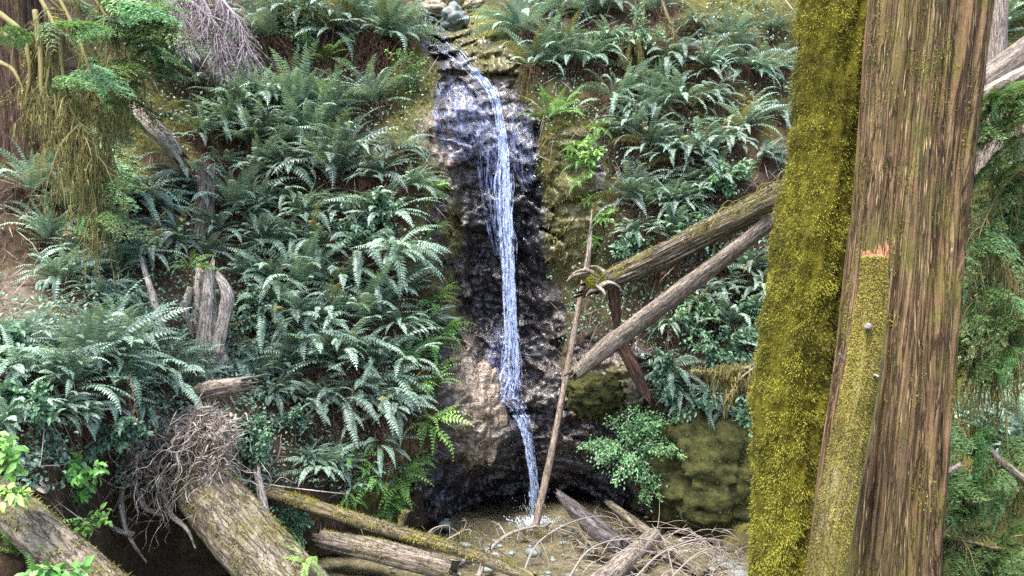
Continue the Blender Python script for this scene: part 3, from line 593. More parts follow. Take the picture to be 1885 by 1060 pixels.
log('fallen_log', 'long slim grey log lying below the split log with its end on the mossy ledge', 'log', pl([(1060, 688, 11.25), (1110, 645, 11.1), (1240, 545, 10.4), (1350, 462, 9.8), (1470, 365, 9.2), (1640, 228, 8.3)]), [0.09, 0.125, 0.115, 0.10, 0.09, 0.09], GREYWOOD, 36, 140, 0.12, 3.2, 0.16, 0.2, 22, 0.4, 1.0, 1500, part='trunk')
log('leaning_pole', 'thin pale tan pole leaning against the cliff with its foot in the pool', 'pole', pl([(1073, 520, 11.9), (1050, 650, 11.85), (1018, 820, 11.7), (983, 982, 11.55)]), [0.034, 0.046, 0.052, 0.056], TANWOOD, 18, 90, 0.10, 2.5, 0.14, 0.03, 23, 0.8, part='stem')
log('dead_stick', 'short upright grey stick standing above the twisted root end', 'stick', pl([(1089, 395, 11.9), (1085, 450, 11.85), (1079, 500, 11.75)]), [0.012, 0.035, 0.045], GREYWOOD, 12, 30, 0.15, 2.5, 0.15, 0.05, 24)
log('rotten_stub', 'dark rotten wood stub propped upright under the split log', 'stub', pl([(1128, 512, 11.15), (1132, 560, 11.2), (1136, 602, 11.25)]), [0.085, 0.075, 0.05], REDWOOD, 22, 30, 0.25, 2.5, 0.1, 0.12, 25)
log('rotten_slab', 'reddish rotten slab of wood leaning under the slim grey log', 'wood slab', pl([(1146, 640, 11.35), (1170, 685, 11.25), (1195, 735, 11.15)]), [0.08, 0.09, 0.05], REDWOOD, 22, 30, 0.3, 2.2, 0.15, 0.15, 26, 0.5, 0.5)
# twisted root end where the split log broke
root = thing('root_crown', 'twisted bleached root crown at the broken end of the split log', 'roots', tuple(P(1090, 515, 11.2)))
m = MB()
for p in ([(1110, 520, 11.1), (1080, 505, 11.05), (1055, 508, 11.0), (1043, 518, 11.0)], [(1105, 512, 11.1), (1082, 498, 11.0), (1062, 500, 10.95), (1046, 512, 10.95)], [(1110, 530, 11.1), (1088, 535, 11.0), (1078, 546, 11.0)], [(1120, 508, 11.1), (1100, 492, 11.05), (1085, 490, 11.0)], [(1100, 528, 11.0), (1120, 520, 10.95), (1140, 528, 10.95), (1150, 545, 11)], [(1095, 520, 11.0), (1112, 540, 10.95), (1108, 560, 11)]):
    tube(m, pl(p), [0.042, 0.028, 0.015, 0.005], 9, 24, 0.5, disp=barkdisp(2.5, 0.25, 31, 2))
rec(m, root).obj('root', PALEWOOD, root)
m = MB(); c1_, c2_ = P(1096, 515, 11.05), None
V = c1_ + unit(rng.normal(0, 1, (3000, 3))) * np.array([0.13, 0.10, 0.12]); fuzz(m, V, unit(V - c1_), 0.03, 0.009, 40); rec(m, root).obj('moss', MOSS, root)
# pool-side logs
log('fallen_log', 'wet dark log lying from the foot of the cliff toward the pool edge', 'log', pl([(1028, 908, 11.7), (1065, 945, 11.0), (1100, 975, 10.5), (1150, 1012, 9.9)]), [0.05, 0.10, 0.13, 0.12], DARKWOOD, 24, 60, 0.2, 2.5, 0.22, 0.12, 27, part='trunk')
log('fallen_log', 'stout grey log pointing at the camera on the gravel right of the pool', 'log', pl([(1205, 985, 10.4), (1165, 1020, 9.8), (1105, 1075, 9.0)]), [0.10, 0.12, 0.13], GREYWOOD, 26, 50, 0.1, 3.0, 0.1, 0.05, 28, part='trunk')
log('fallen_log', 'thin brown log crossing behind the stout grey log by the pool', 'log', pl([(1120, 925, 11.3), (1200, 985, 10.55), (1300, 1058, 9.6)]), [0.05, 0.075, 0.08], LOGBARK, 18, 50, 0.12, 2.5, 0.1, 0.05, 29, part='trunk')
# --- left foreground logs
root, q_ = log('fallen_log', 'big mossy grey log with a torn root wad at its upper end', 'log', pl([(352, 862, 8.5), (382, 905, 8.2), (442, 978, 7.8), (515, 1060, 7.4), (600, 1155, 7.0)]), [0.22, 0.29, 0.30, 0.29, 0.28], LOGBARK, 80, 150, 0.13, 3.2, 0.10, 0.1, 41, 1.2, 1.0, 9000, part='trunk')
ROOTLOG = root
m = MB(); rgr = np.random.default_rng(77)
def walk(p, d, n, step, wob, grav):
    out = [p]; d = np.array(d, float)
    for k in range(n):
        d = unit(d + rgr.normal(0, wob, 3) + np.array([0, 0, -grav])); p = p + d * step; out.append(p)
    return np.array(out)
for k in range(15):                                   # stout roots
    p = P(rgr.uniform(335, 425), rgr.uniform(745, 860), 8.45 - rgr.uniform(0, 0.4))
    w_ = walk(p, rgr.normal(0, 1, 3) * [1, .5, .7] + [-0.6, -0.5, 0.0], 7, rgr.uniform(0.06, 0.15), 0.5, 0.28); tube(m, w_, [rgr.uniform(0.015, 0.036), 0.014, 0.003], 7, 26, 0.5, disp=barkdisp(2.5, 0.2, 5, 2))
for k in range(190):                                  # thin hanging roots over the hollow
    p = P(rgr.uniform(235, 425), rgr.uniform(775, 880) - 0, 8.2 - rgr.uniform(0, 0.4)); p[2] -= max(0, (335 - ((p[0] / p[1]) * FPX + CX)) / 100 * 0.25)
    w_ = walk(p, rgr.normal(0, .7, 3) + [-0.3, -0.4, -0.4], 9, rgr.uniform(0.04, 0.13), 0.55, 0.25); tube(m, w_, [rgr.uniform(0.004, 0.012), 0.004, 0.001], 5, 26, 0.5)
for pts_ in ([(262, 850, 8.1), (225, 900, 8.0), (228, 960, 7.9), (245, 1000, 7.9), (270, 1035, 7.9)], [(300, 880, 8.1), (310, 940, 8.0), (345, 975, 7.9), (360, 1010, 7.9)], [(245, 985, 7.9), (215, 975, 7.9), (205, 965, 7.9)], [(255, 905, 8.0), (268, 935, 7.95), (300, 950, 7.9)]):
    tube(m, pl(pts_), [0.035, 0.025, 0.008], 7, 30, 0.5, disp=barkdisp(2.5, 0.2, 8, 2))
rec(m, root).obj('root_wad', PALEWOOD, root)
m = MB(); V = P(378, 805, 8.45) + unit(rgr.normal(0, 1, (2600, 3))) * np.array([0.29, 0.25, 0.32]); V = np.vstack([V, P(300, 795, 8.4) + unit(rgr.normal(0, 1, (2200, 3))) * np.array([0.40, 0.2, 0.13])])
d = unit(rgr.normal(0, 1, (len(V), 3)) + [0, -0.3, -0.3]); s = unit(np.cross(d, rgr.normal(0, 1, (len(V), 3)))); kites(m, V, d, s, np.cross(s, d), rgr.uniform(0.05, 0.22, len(V)), rgr.uniform(0.004, 0.012, len(V)), 0.2, rgr.random(len(V)))
rec(m, root).obj('fine_roots', strandmat('pale_fine_roots', (0.13, 0.10, 0.08), (0.42, 0.37, 0.32), 0.0), root)
m = MB(); th = np.linspace(0, 2 * np.pi, 40, endpoint=False); ph = np.linspace(0.05, np.pi - 0.05, 26); TH, PH = np.meshgrid(th, ph)
def lump(m, c, rad, seed, seg=40, rings=26, amp=0.25, fr=2.5, facet=0.0, crack=0.0):
    th = np.linspace(0, 2 * np.pi, seg, endpoint=False); ph = np.linspace(0.02, np.pi - 0.02, rings); TH, PH = np.meshgrid(th, ph)
    u = np.stack([np.cos(TH) * np.sin(PH), np.sin(TH) * np.sin(PH), np.cos(PH)], -1); q = u * fr + seed * 3.3
    r = 1 + amp * fbm(q, seed, 5)
    if facet: cc, vv = cellnoise(u * 1.6 + seed, seed); r = r + facet * (vv - 0.5) - facet * 0.5 * cc
    if crack: r = r + crack * ridged(u * 3.2 + seed, seed + 3, 5) - crack * np.clip(.12 - np.abs(vnoise(u * 2.6 + seed, seed + 7)), 0, 1) * 6 + crack * .4 * fbm(u * 16, seed + 5, 3)
    V = np.asarray(c) + u * np.asarray(rad) * r[..., None]
    i = np.arange(rings - 1)[:, None] * seg; j = np.arange(seg)[None]; k = (j + 1) % seg
    m.add(V, np.stack([i + j, i + seg + j, i + seg + k, i + k], -1)); return V.reshape(-1, 3), u.reshape(-1, 3)
lump(m, P(380, 812, 8.65), (0.28, 0.25, 0.31), 7); lump(m, P(305, 812, 8.65), (0.44, 0.22, 0.15), 8)
rec(m, root).obj('root_soil', SOIL, root)
log('fallen_log', 'grey log angled into the bottom left corner below bright green leaves', 'log', pl([(-40, 880, 6.6), (60, 970, 6.3), (150, 1050, 6.05), (240, 1130, 5.8)]), [0.15, 0.16, 0.165, 0.165], LOGBARK, 60, 110, 0.16, 3.4, 0.12, 0.1, 42, 0.5, 1.0, 5000, part='trunk')
log('driftwood', 'bleached driftwood chunk with a ragged end beside the fern mound', 'wood', pl([(335, 738, 8.8), (390, 716, 8.6), (452, 704, 8.5)]), [0.05, 0.10, 0.06], GREYWOOD, 26, 60, 0.5, 2.2, 0.35, 0.28, 43)
log('fallen_pole', 'long mossy pole slanting down across the front of the pool', 'log', pl([(485, 903, 9.6), (600, 940, 9.2), (750, 985, 8.8), (860, 1018, 8.5), (985, 1066, 8.2)]), [0.085, 0.08, 0.072, 0.066, 0.06], MOSSLOG, 24, 120, 0.10, 2.5, 0.15, 0.05, 44, 0.8, 1.0, 9000, MOSS, part='trunk')
log('fallen_log', 'pale bleached log under the mossy pole at the bank foot', 'log', pl([(590, 992, 9.9), (700, 1015, 9.6), (840, 1050, 9.2)]), [0.11, 0.135, 0.12], GREYWOOD, 30, 80, 0.2, 3.0, 0.16, 0.2, 45, 0.5, moss=3500, part='trunk')
log('post', 'short bleached upright post beside the mossy root wad log', 'post', pl([(474, 872, 8.9), (482, 920, 8.85), (492, 978, 8.8)]), [0.035, 0.055, 0.06], PALEWOOD, 16, 40, 0.2, 2.4, 0.1, 0.1, 46)
log('stick', 'long thin bare stick lying from the root wad over the mossy pole', 'stick', pl([(388, 866, 8.6), (450, 884, 8.8), (520, 896, 9.2), (640, 910, 9.6)]), [0.016, 0.012, 0.006], PALEWOOD, 7, 40, 0.1, 2, 0.1, 0, 47)
log('stick', 'curved bare white stick standing by the leafy shrub under the ferns', 'stick', pl([(486, 868, 9.6), (512, 840, 9.5), (518, 800, 9.5)]), [0.012, 0.01, 0.005], PALEWOOD, 6, 24, 0.1, 2, 0.1, 0, 48)
log('broken_branch', 'short broken branch stub lying on the left ledge above the corner log', 'branch', pl([(-20, 893, 6.6), (55, 896, 6.6), (85, 905, 6.55), (75, 885, 6.5)]), [0.02, 0.024, 0.016, 0.006], PALEWOOD, 10, 40, 0.15, 2, 0.1, 0.02, 49)
log('fallen_log', 'silver grey log standing out diagonally below the dead hanging boughs', 'log', pl([(232, 165, 11.2), (265, 215, 11.05), (298, 250, 11.0), (326, 286, 11.15)]), [0.06, 0.125, 0.12, 0.10], PALEWOOD, 26, 60, 0.14, 3.0, 0.12, 0.22, 50, 0.4, part='trunk')
log('dead_stick', 'bleached stick leaning on the bank left of the gnarled stump', 'stick', pl([(258, 470, 9.9), (280, 540, 9.4), (303, 615, 9.0)]), [0.02, 0.04, 0.03], PALEWOOD, 10, 40, 0.2, 2.2, 0.2, 0.05, 51)
log('dead_stick', 'white stick on the bank under the hanging mossy boughs', 'stick', pl([(178, 272, 10.6), (190, 315, 10.5)]), [0.035, 0.03], PALEWOOD, 10, 16, 0.2, 2.2, 0.2, 0.06, 52)
# stumps
def stump(label, pts, rad, seed, mat, extra=()):
    root = thing('stump', label, 'stump', tuple(pts[-1])); m = MB(); tube(m, pts, rad, 60, 70, 0.5, disp=barkdisp(3.0, 0.34, seed, 1.1, 0.35), jag=0.2, seed=seed); rec(m, root).obj('trunk', mat, root)
    for p, r in extra:
        m = MB(); tube(m, pl(p), r, 16, 40, 0.5, disp=barkdisp(3.0, 0.36, seed + 3, 1.4, 0.3), seed=seed + 4); rec(m, root).obj('root', mat, root)
stump('large gnarled pale stump with buttress roots in the middle of the fern bank', pl([(378, 500, 10.35), (376, 560, 10.3), (372, 610, 10.25), (368, 680, 10.2)]), [0.10, 0.13, 0.19, 0.34], 61, PALEWOOD,
      [([(398, 505, 10.2), (418, 540, 10.05), (412, 590, 9.95), (398, 650, 9.9)], [0.05, 0.075, 0.07, 0.08]), ([(350, 530, 10.2), (338, 580, 10.05), (345, 650, 9.95)], [0.04, 0.07, 0.12]), ([(385, 496, 10.1), (382, 560, 9.95), (378, 640, 9.85)], [0.06, 0.07, 0.08])])
stump('narrow weathered stump standing among ferns above the gnarled stump', pl([(377, 325, 11.4), (374, 380, 11.35), (370, 440, 11.2)]), [0.11, 0.12, 0.15], 63, GREYWOOD)
# boulders
def boulder(label, c, rad, seed, mat, moss=0, facet=0.25, attrs=(0, 0), crack=0.0):
    root = thing('boulder', label, 'boulder', tuple(c)); m = MB(); V, u = lump(m, c, rad, seed, *((150, 100) if crack else (70, 46)), 0.22 if crack else 0.18, 2.0, facet, crack); o = rec(m, root).obj('rock', mat, root)
    for an, v in zip(('moss', 'tan'), attrs):
        a = o.data.attributes.new(an, 'FLOAT', 'POINT'); a.data.foreach_set('value', np.full(len(o.data.vertices), v, np.float32))
    return root
MOSSROCK = plain('mossy_dry_rock', (0.008, 0.009, 0.004), (0.062, 0.063, 0.018), 7, 0.92, 1.0, 0.15, 9, 0.06); GREYROCK = plain('grey_creek_stone', (0.05, 0.065, 0.06), (0.20, 0.22, 0.20), 5, 0.6, 0.5); TANROCK = plain('tan_creek_stone', (0.10, 0.085, 0.05), (0.34, 0.30, 0.22), 6, 0.7, 0.6)
boulder('grey green boulder sitting in the creek above the waterfall lip', P(837, 36, 14.5), (0.27, 0.3, 0.29), 81, GREYROCK, facet=0.32)
boulder('tan flat boulder on the left behind the grey green creek boulder', P(796, 18, 15.2), (0.34, 0.3, 0.18), 82, TANROCK)
boulder('pale boulder perched above and behind the grey green creek boulder', P(826, 2, 15.6), (0.30, 0.3, 0.20), 83, TANROCK)
boulder('dark brown rounded boulder at the far left of the creek mouth', P(783, 5, 15.9), (0.22, 0.25, 0.25), 84, plain('brown_creek_stone', (0.04, 0.03, 0.015), (0.16, 0.12, 0.06), 6, 0.7))
boulder('small tan boulder at the right of the creek mouth', P(875, 8, 15.2), (0.22, 0.22, 0.16), 85, TANROCK)
mossy_rock = boulder('huge moss skinned boulder overhanging the debris left of the mossy tree', P(1318, 868, 11.55), (1.2, 0.8, 1.0), 86, MOSSROCK, facet=0.14, crack=0.10)
_o = mossy_rock.children[0]; _v = np.array([x.co for x in _o.data.vertices]); _n = np.array([x.normal for x in _o.data.vertices]); _r = np.random.default_rng(3); _i = _r.integers(0, len(_v), 14000); _q = _v[_i] + _r.normal(0, .025, (14000, 3)); _k = (fbm(_q * 2.5, 91) > -.12) & (_n[_i, 1] < .4); mm = MB(); fuzz(mm, _q[_k], _n[_i][_k], .032, .012, 92, .9, (0, .75)); mm.obj('moss', strandmat('dark_moss_fibres', (0.018, 0.02, 0.004), (0.105, 0.105, 0.018), .2), mossy_rock)
boulder('wet tan rock buttress rising left of the lower cascade', P(880, 760, 12.35), (0.42, 0.38, 0.85), 87, WROCK, facet=0.45, attrs=(0.0, 1.0), crack=0.08)
boulder('dark wet stone wedged in the lower cascade', P(981, 788, 12.25), (0.09, 0.1, 0.09), 88, WROCK, attrs=(0.0, 0.0))
boulder('rough mossy rock knob under the lower end of the slim grey log', P(1095, 728, 11.75), (0.42, 0.35, 0.36), 89, MOSSROCK, facet=0.3, crack=0.16)
# arching bare boughs over the pool
def bough(label, stems, mat, seed, side=10, slen=0.35, rad=0.014, moss=None):
    root = thing('dead_bough', label, 'branch', tuple(pl(stems)[0])); m = MB(); rg = np.random.default_rng(seed); p = pl(stems); tube(m, p, [rad, rad * .7, rad * .25], 6, 40, 0.6)
    c = spline(p, 60); t = unit(np.gradient(c, axis=0))
    for k in range(side):
        i = rg.integers(10, 58); d = unit(t[i] * 0.6 + rg.normal(0, 0.6, 3) + [0, -0.1, -0.25]); L = slen * rg.uniform(0.3, 1.2) * (1.2 - i / 70)
        q = [c[i], c[i] + d * L * .5 + rg.normal(0, .03, 3), c[i] + d * L + np.array([0, 0, -L * .35])]; tube(m, q, [rad * .35, rad * .25, rad * .1], 4, 8, rg.random())
        for z in range(3):
            b_ = spline(np.array(q), 8)[rg.integers(3, 7)]; dd = unit(d + rg.normal(0, .7, 3) + [0, 0, -.4]); tube(m, [b_, b_ + dd * L * .35], [rad * .18, rad * .06], 3, 3, rg.random())
    rec(m, root).obj('branches', mat, root)
    if moss:
        mm = MB(); hang(mm, c[8:], moss, seed, 0.03, 0.22); rec(mm, root).obj('moss', MOSS_DULL, root)
    return root
def hang(m, c, n, seed, lo, hi, w=0.012, spread=0.03):
    """soft moss strands hanging from a branch line"""
    rg = np.random.default_rng(seed); i = rg.integers(0, len(c), n); b = c[i] + rg.normal(0, spread, (n, 3)); L = rg.uniform(lo, hi, n) * rg.uniform(0.3, 1, n) * np.clip(0.55 + 1.6 * fbm(b * [5, 5, 1], seed), 0.08, 1.5)
    k = 4; s = unit(np.stack([rg.normal(0, 1, n), rg.normal(0, 1, n), np.zeros(n)], -1)); dr = rg.normal(0, 0.12, (n, 3)) * [1, 1, 0] + [0, 0, -1]
    V = []
    for q in range(k + 1):
        f = q / k; ww = (w * rg.uniform(0.5, 1.4, n) * (1 - f) ** 0.6)[:, None]; ctr = b + dr * (L * f)[:, None] + rg.normal(0, 0.008, (n, 3)) * f
        V += [ctr - s * ww * .5, ctr + s * ww * .5]
    V = np.stack(V, 1).reshape(-1, 3); q = np.arange(n)[:, None] * (2 * k + 2); Q = np.concatenate([q + [2 * z, 2 * z + 1, 2 * z + 3, 2 * z + 2] for z in range(k)], 0)
    m.add(V, Q, None, np.tile(np.clip(rg.normal(.5, .3, n), 0, 1), k))
GB = 'bare boughs arching over the pool'
for lab, st, sd2, mo in (('bare bough arching highest over the pool edge', [(960, 1062, 8.4), (990, 1000, 8.9), (1050, 962, 9.3), (1110, 950, 9.6), (1160, 966, 9.8)], 1, 0),
    ('mossy bough curving up from the end of the mossy pole', [(880, 1062, 8.3), (905, 1008, 8.6), (950, 978, 9.0), (1000, 970, 9.3), (1045, 985, 9.4)], 2, 220),
    ('pale bough sweeping low across the gravel toward the right', [(1040, 1075, 8.2), (1085, 1012, 8.6), (1150, 992, 9.0), (1230, 1000, 9.3), (1330, 1030, 9.4), (1385, 1062, 9.4)], 3, 0),
    ('thin bough arching right over the stout grey log', [(1150, 1085, 8.3), (1215, 1020, 8.8), (1290, 992, 9.2), (1350, 1003, 9.4), (1392, 1040, 9.5)], 4, 0),
    ('thin tangled bough nearest the mossy tree foot', [(1210, 1090, 8.4), (1280, 1022, 8.9), (1335, 1008, 9.2), (1380, 1030, 9.4)], 5, 0),
    ('short mossy bough standing up from the middle of the mossy pole', [(800, 1005, 8.7), (838, 985, 8.8), (860, 975, 8.8), (885, 985, 8.9)], 6, 90),
    ('small bare bough reaching up beside the pool from the pale log', [(780, 990, 8.8), (800, 972, 9.0), (826, 968, 9.1), (838, 985, 9.2)], 7, 0),
    ('forked grey bough stuck in the debris under the moss skinned boulder', [(1240, 1060, 9.6), (1225, 1000, 10.0), (1200, 965, 10.3)], 8, 0)):
    bough(lab, st, BAREBOUGH, 900 + sd2, 22 if sd2 < 6 else 8, 0.42, 0.012 if sd2 != 2 else 0.03, mo)
log('branch_stub', 'stubby mossy branch sticking up from the mossy pole', 'branch', pl([(736, 972, 8.85), (742, 955, 8.85), (750, 940, 8.8)]), [0.04, 0.036, 0.03], MOSSLOG, 12, 16, 0.1, 2, 0.1, 0.02, 91, moss=600)
# mossy branch hanging over the right bank
root = thing('mossy_branch', 'moss draped branch reaching left from behind the mossy tree', 'branch', tuple(P(1420, 665, 9.5))); m = MB(); p = pl([(1440, 650, 9.6), (1380, 675, 9.5), (1330, 684, 9.45), (1275, 682, 9.4)]); tube(m, p, [0.025, 0.02, 0.008], 7, 30, 0.3); p2 = pl([(1400, 668, 9.5), (1360, 700, 9.4), (1335, 740, 9.3)]); tube(m, p2, [0.015, 0.012, 0.005], 6, 20, 0.3)
rec(m, root).obj('stem', TWIG, root); mm = MB(); hang(mm, spline(p, 40)[8:], 500, 95, 0.05, 0.5, 0.02); hang(mm, spline(p, 40)[18:30], 500, 97, 0.2, 0.95, 0.02, 0.05); hang(mm, spline(p2, 30), 250, 96, 0.1, 0.5, 0.018); V, Nn = spline(p, 900), None
fuzz(mm, V + rng.normal(0, 0.012, V.shape), unit(rng.normal(0, 1, V.shape)), 0.04, 0.01, 98); rec(mm, root).obj('moss', MOSS_DULL, root)
# ================================================================= ferns
def frond(m, az, e0, droop, L, rg, wid=0.105, pairs=22, base=(0, 0, 0), tint=0.5, prof='sword', curl=0.0, wl=0.34):
    n = 26; s = np.linspace(0, 1, n); e = e0 - droop * s ** 1.35; A = az + curl * s
    d = np.stack([np.cos(e) * np.cos(A), np.cos(e) * np.sin(A), np.sin(e)], -1); c = np.asarray(base) + np.concatenate([np.zeros((1, 3)), np.cumsum((d[1:] + d[:-1]) / 2 * (L / (n - 1)), 0)])
    sd_ = unit(np.cross(d, np.stack([np.zeros(n), np.zeros(n), np.ones(n)], -1) + 0.001)); roll = rg.normal(0, 0.35)
    nr = np.cross(sd_, d); sd_, nr = sd_ * math.cos(roll) + nr * math.sin(roll), nr * math.cos(roll) - sd_ * math.sin(roll)
    w = 0.004 * L
    V = np.stack([c - sd_ * w, c + sd_ * w], 1).reshape(-1, 3); i = np.arange(n - 1)[:, None] * 2; m.add(V, i + [0, 1, 3, 2], None, tint * 0.8)
    u = np.linspace(0.10, 0.985, pairs); u = np.concatenate([u, u]); sg = np.repeat([-1.0, 1.0], pairs)[:, None]
    f = u * (n - 1); k = np.minimum(f.astype(int), n - 2); t = (f - k)[:, None]; lerp = lambda a: a[k] * (1 - t) + a[k + 1] * t
    if prof == 'sword': pr = np.minimum(1, 0.45 + (u - .1) * 3.2) * (1 - u ** 3.2) ** 0.8
    else: pr = np.minimum(1, 0.25 + (u - .1) * 2.6) * np.clip(1.06 - u, 0, 1) ** 0.9
    pl_ = wid * L * np.maximum(pr, 0.05) * rg.uniform(0.88, 1.08, len(u))
    D, SD, NR = lerp(d), lerp(sd_), lerp(nr)
    fw = 0.36 + 0.25 * u[:, None]
    dd = unit(SD * sg + D * fw - NR * rg.uniform(0.05, 0.4, (len(u), 1)) + rg.normal(0, .07, (len(u), 3)))
    s2 = unit(np.cross(dd, NR) + rg.normal(0, .12, (len(u), 3))); n2 = np.cross(s2, dd)
    kites(m, lerp(c), dd, s2, n2, pl_, np.maximum(L * 0.92 / pairs * 0.74, pl_ * wl * 0.45) * np.minimum(1, pr + .35), 0.12, np.clip(tint + rg.normal(0, .08, len(u)), 0, .9 if tint < 1 else 1), 0.36, 0.10)
def fern_mesh(name, seed, nf, L, mat, az=(-200, 20), e=(20, 78), droop=(60, 125), wid=0.105, pairs=22, prof='sword', wl=0.34, lean=0.0):
    rg = np.random.default_rng(seed); m = MB()
    for k in range(nf):
        a = R(rg.uniform(*az)) + lean; up = rg.random(); e0 = R(e[0] + (e[1] - e[0]) * up)
        frond(m, a, e0, R(rg.uniform(*droop)), L * rg.uniform(0.6, 1.08), rg, wid, pairs, rg.normal(0, .025, 3), 1.3 if mat == FERN and rg.random() < .022 else np.clip(rg.normal(0.5, 0.24), 0, .84), prof, rg.normal(0, .25), wl)
    return m.mesh(name, mat)
def skirt_mesh(name, seed, n=34, L=0.7):
    rg = np.random.default_rng(seed); m = MB()
    for k in range(n):
        a = R(rg.uniform(-165, -15)); p = np.array([rg.normal(0, .13), -0.02, rg.normal(-.02, .04)]); l = L * rg.uniform(.45, 1.15)
        q = [p, p + np.array([math.cos(a) * .16, math.sin(a) * .13, -.10 * l + .03]), p + np.array([math.cos(a) * .22 + rg.normal(0, .04), math.sin(a) * .12, -.55 * l]), p + np.array([math.cos(a) * .20 + rg.normal(0, .07), math.sin(a) * .06, -l])]
        c = spline(np.array(q), 12); tt = float(np.clip(rg.normal(.45, .28), 0, 1)); tube(m, q, [.004, .003, .002], 3, 8, tt, cap=False)
        i = rg.integers(2, 12, 26); b = c[i] + rg.normal(0, .008, (26, 3)); d = unit(rg.normal(0, .5, (26, 3)) + [0, 0, -1.1]); s = unit(np.cross(d, rg.normal(0, 1, (26, 3))))
        kites(m, b, d, s, np.cross(s, d), rg.uniform(.03, .09, 26), rg.uniform(.006, .014, 26), .3, np.clip(tt + rg.normal(0, .15, 26), 0, 1))
    return m.mesh(name, DEAD)
FM = [fern_mesh('fronds', 1000 + k, n, 0.86, FERN, az, e, dr, lean=ln) for k, (n, az, e, dr, ln) in enumerate([
    (30, (-215, 35), (15, 80), (45, 100), 0), (32, (-200, 20), (20, 85), (50, 105), 0.3), (26, (-190, 10), (0, 60), (50, 100), -0.2), (34, (-220, 40), (25, 85), (40, 95), 0),
    (28, (-130, 40), (15, 75), (45, 100), 0), (28, (-220, -50), (15, 75), (45, 100), 0), (20, (-185, 5), (-5, 60), (60, 110), 0), (36, (-225, 45), (20, 88), (50, 110), 0)])]
LOOK = ['arching', 'leaning', 'drooping', 'bushy', 'sideways spreading', 'wind swept', 'sparse', 'full']
FB = [fern_mesh('fronds', 1100 + k, 13, 0.75, FERN_BRIGHT, (-200, 20), (10, 70), (50, 100), 0.20, 20, 'lady', 0.42) for k in range(2)]
FMH = [fern_mesh('fronds', 1120 + k, 22, 0.42, BRIGHTLEAF, (-195, 15), (-20, 55), (30, 90), 0.22, 12, 'lady', 0.5) for k in range(2)]
SK = [skirt_mesh('dead_fronds', 1200 + k) for k in range(4)]
def put(o, parent=None):
    COL.objects.link(o)
    if parent: o.parent = parent
    return o
def part(name, mesh, root): return put(bpy.data.objects.new(name, mesh), root)
PROTO = {}
def fern(px, py, size, label, kind='sword', group=None, skirt=True, var=None, off=0.06, seed=0, d=None):
    """size: clump radius in photo pixels"""
    rg = np.random.default_rng(int(px * 7 + py * 13 + seed)); v = int(rg.integers(8)) if var is None else var
    meshes = {'sword': FM, 'lady': FB, 'maidenhair': FMH}[kind]; base = {'sword': .70, 'lady': .62, 'maidenhair': .36}[kind]; v %= len(meshes)
    pos = on(px, py, off) if d is None else P(px, py, d); D = pos[1]; sc = size * 1.14 * rg.uniform(.8, 1.22) / FPX * D / base
    key = (kind, v, skirt); name = {'sword': 'sword_fern', 'lady': 'lady_fern', 'maidenhair': 'maidenhair_fern'}[kind]
    nr = nrm_at(px, py); az = math.atan2(nr[1], nr[0]) + math.pi / 2; az = max(-.6, min(.6, (az + math.pi) % (2 * math.pi) - math.pi)) * .6
    if key not in PROTO:
        r = bpy.data.objects.new(name, None); put(r); part('fronds', meshes[v], r)
        if skirt: part('dead_fronds', SK[v % 4], r)
        PROTO[key] = r
    else:
        src = PROTO[key]; r = src.copy(); put(r)
        for ch in src.children: c = ch.copy(); put(c, r)
    r.location = tuple(pos); r.rotation_euler = (rg.normal(0, .12), rg.normal(0, .15), az + rg.normal(0, .3)); r.scale = (sc, sc, sc * rg.uniform(.9, 1.1))
    for c in r.children:
        if c.name.startswith('dead'): c.location = (0, 0.02, 0)
    tag(r, label, 'fern', group); return r
ORD = ['leftmost', 'second from the left', 'third from the left', 'fourth from the left', 'fifth from the left', 'sixth from the left', 'seventh from the left', 'eighth from the left', 'ninth from the left']
def row(where, pts, group, kind='sword', skirt=True, dy=0):
    pts = sorted(pts)
    if group in (GL, GR, GM) and len(pts) <= 8:      # smaller ferns grow in the gaps of a row
        ex = [((a[0] + b[0]) / 2, (a[1] + b[1]) / 2 + (18 if i % 2 else -20), (a[2] + b[2]) * .42) for i, (a, b) in enumerate(zip(pts[:-1], pts[1:])) if 25 < b[0] - a[0]]
        pts = sorted(pts + [e for e in ex][:9 - len(pts)])
    for i, p in enumerate(pts):
        rg = np.random.default_rng(int(p[0] * 7 + p[1] * 13)); v = int(rg.integers(8)) if len(p) < 4 else p[3]
        nm = {'sword': LOOK[v] + ' sword fern', 'lady': 'light green lady fern', 'maidenhair': 'bright green maidenhair fern'}[kind]
        o = ORD[i] if i < len(pts) - 1 or len(pts) == 1 else 'rightmost'
        fern(p[0], p[1] + dy, p[2], f'{nm}, {o} {where}' if len(pts) > 1 else f'{nm} {where}', kind, group, skirt and p[2] > 45, v)
GL, GR, GM = 'sword ferns on the bank left of the waterfall', 'sword ferns on the bank right of the waterfall', 'sword ferns on the near mound at the left'
row('along the top edge left of the creek', [(505, 70, 95), (585, 30, 70), (640, 55, 95, 3), (705, 75, 90, 0), (745, 35, 55)], GL)
row('just under the top left ferns', [(400, 165, 75), (460, 200, 85), (540, 205, 90), (690, 190, 95, 7), (330, 120, 60)], GL)
row('level with the upper chute', [(370, 250, 75), (430, 240, 80), (500, 260, 85), (575, 265, 85), (645, 270, 85), (735, 275, 70)], GL)
row('level with the plunge top', [(345, 320, 70), (480, 320, 90), (545, 315, 85), (610, 330, 95, 3), (690, 330, 85), (755, 345, 65)], GL)
row('beside the narrow weathered stump', [(425, 385, 95, 3), (500, 385, 85), (560, 400, 85), (630, 395, 85), (710, 400, 80), (290, 380, 60)], GL)
row('in the row beside mid plunge', [(470, 450, 80), (530, 455, 90), (590, 460, 90), (660, 470, 90), (725, 465, 85), (775, 480, 50), (330, 440, 65)], GL)
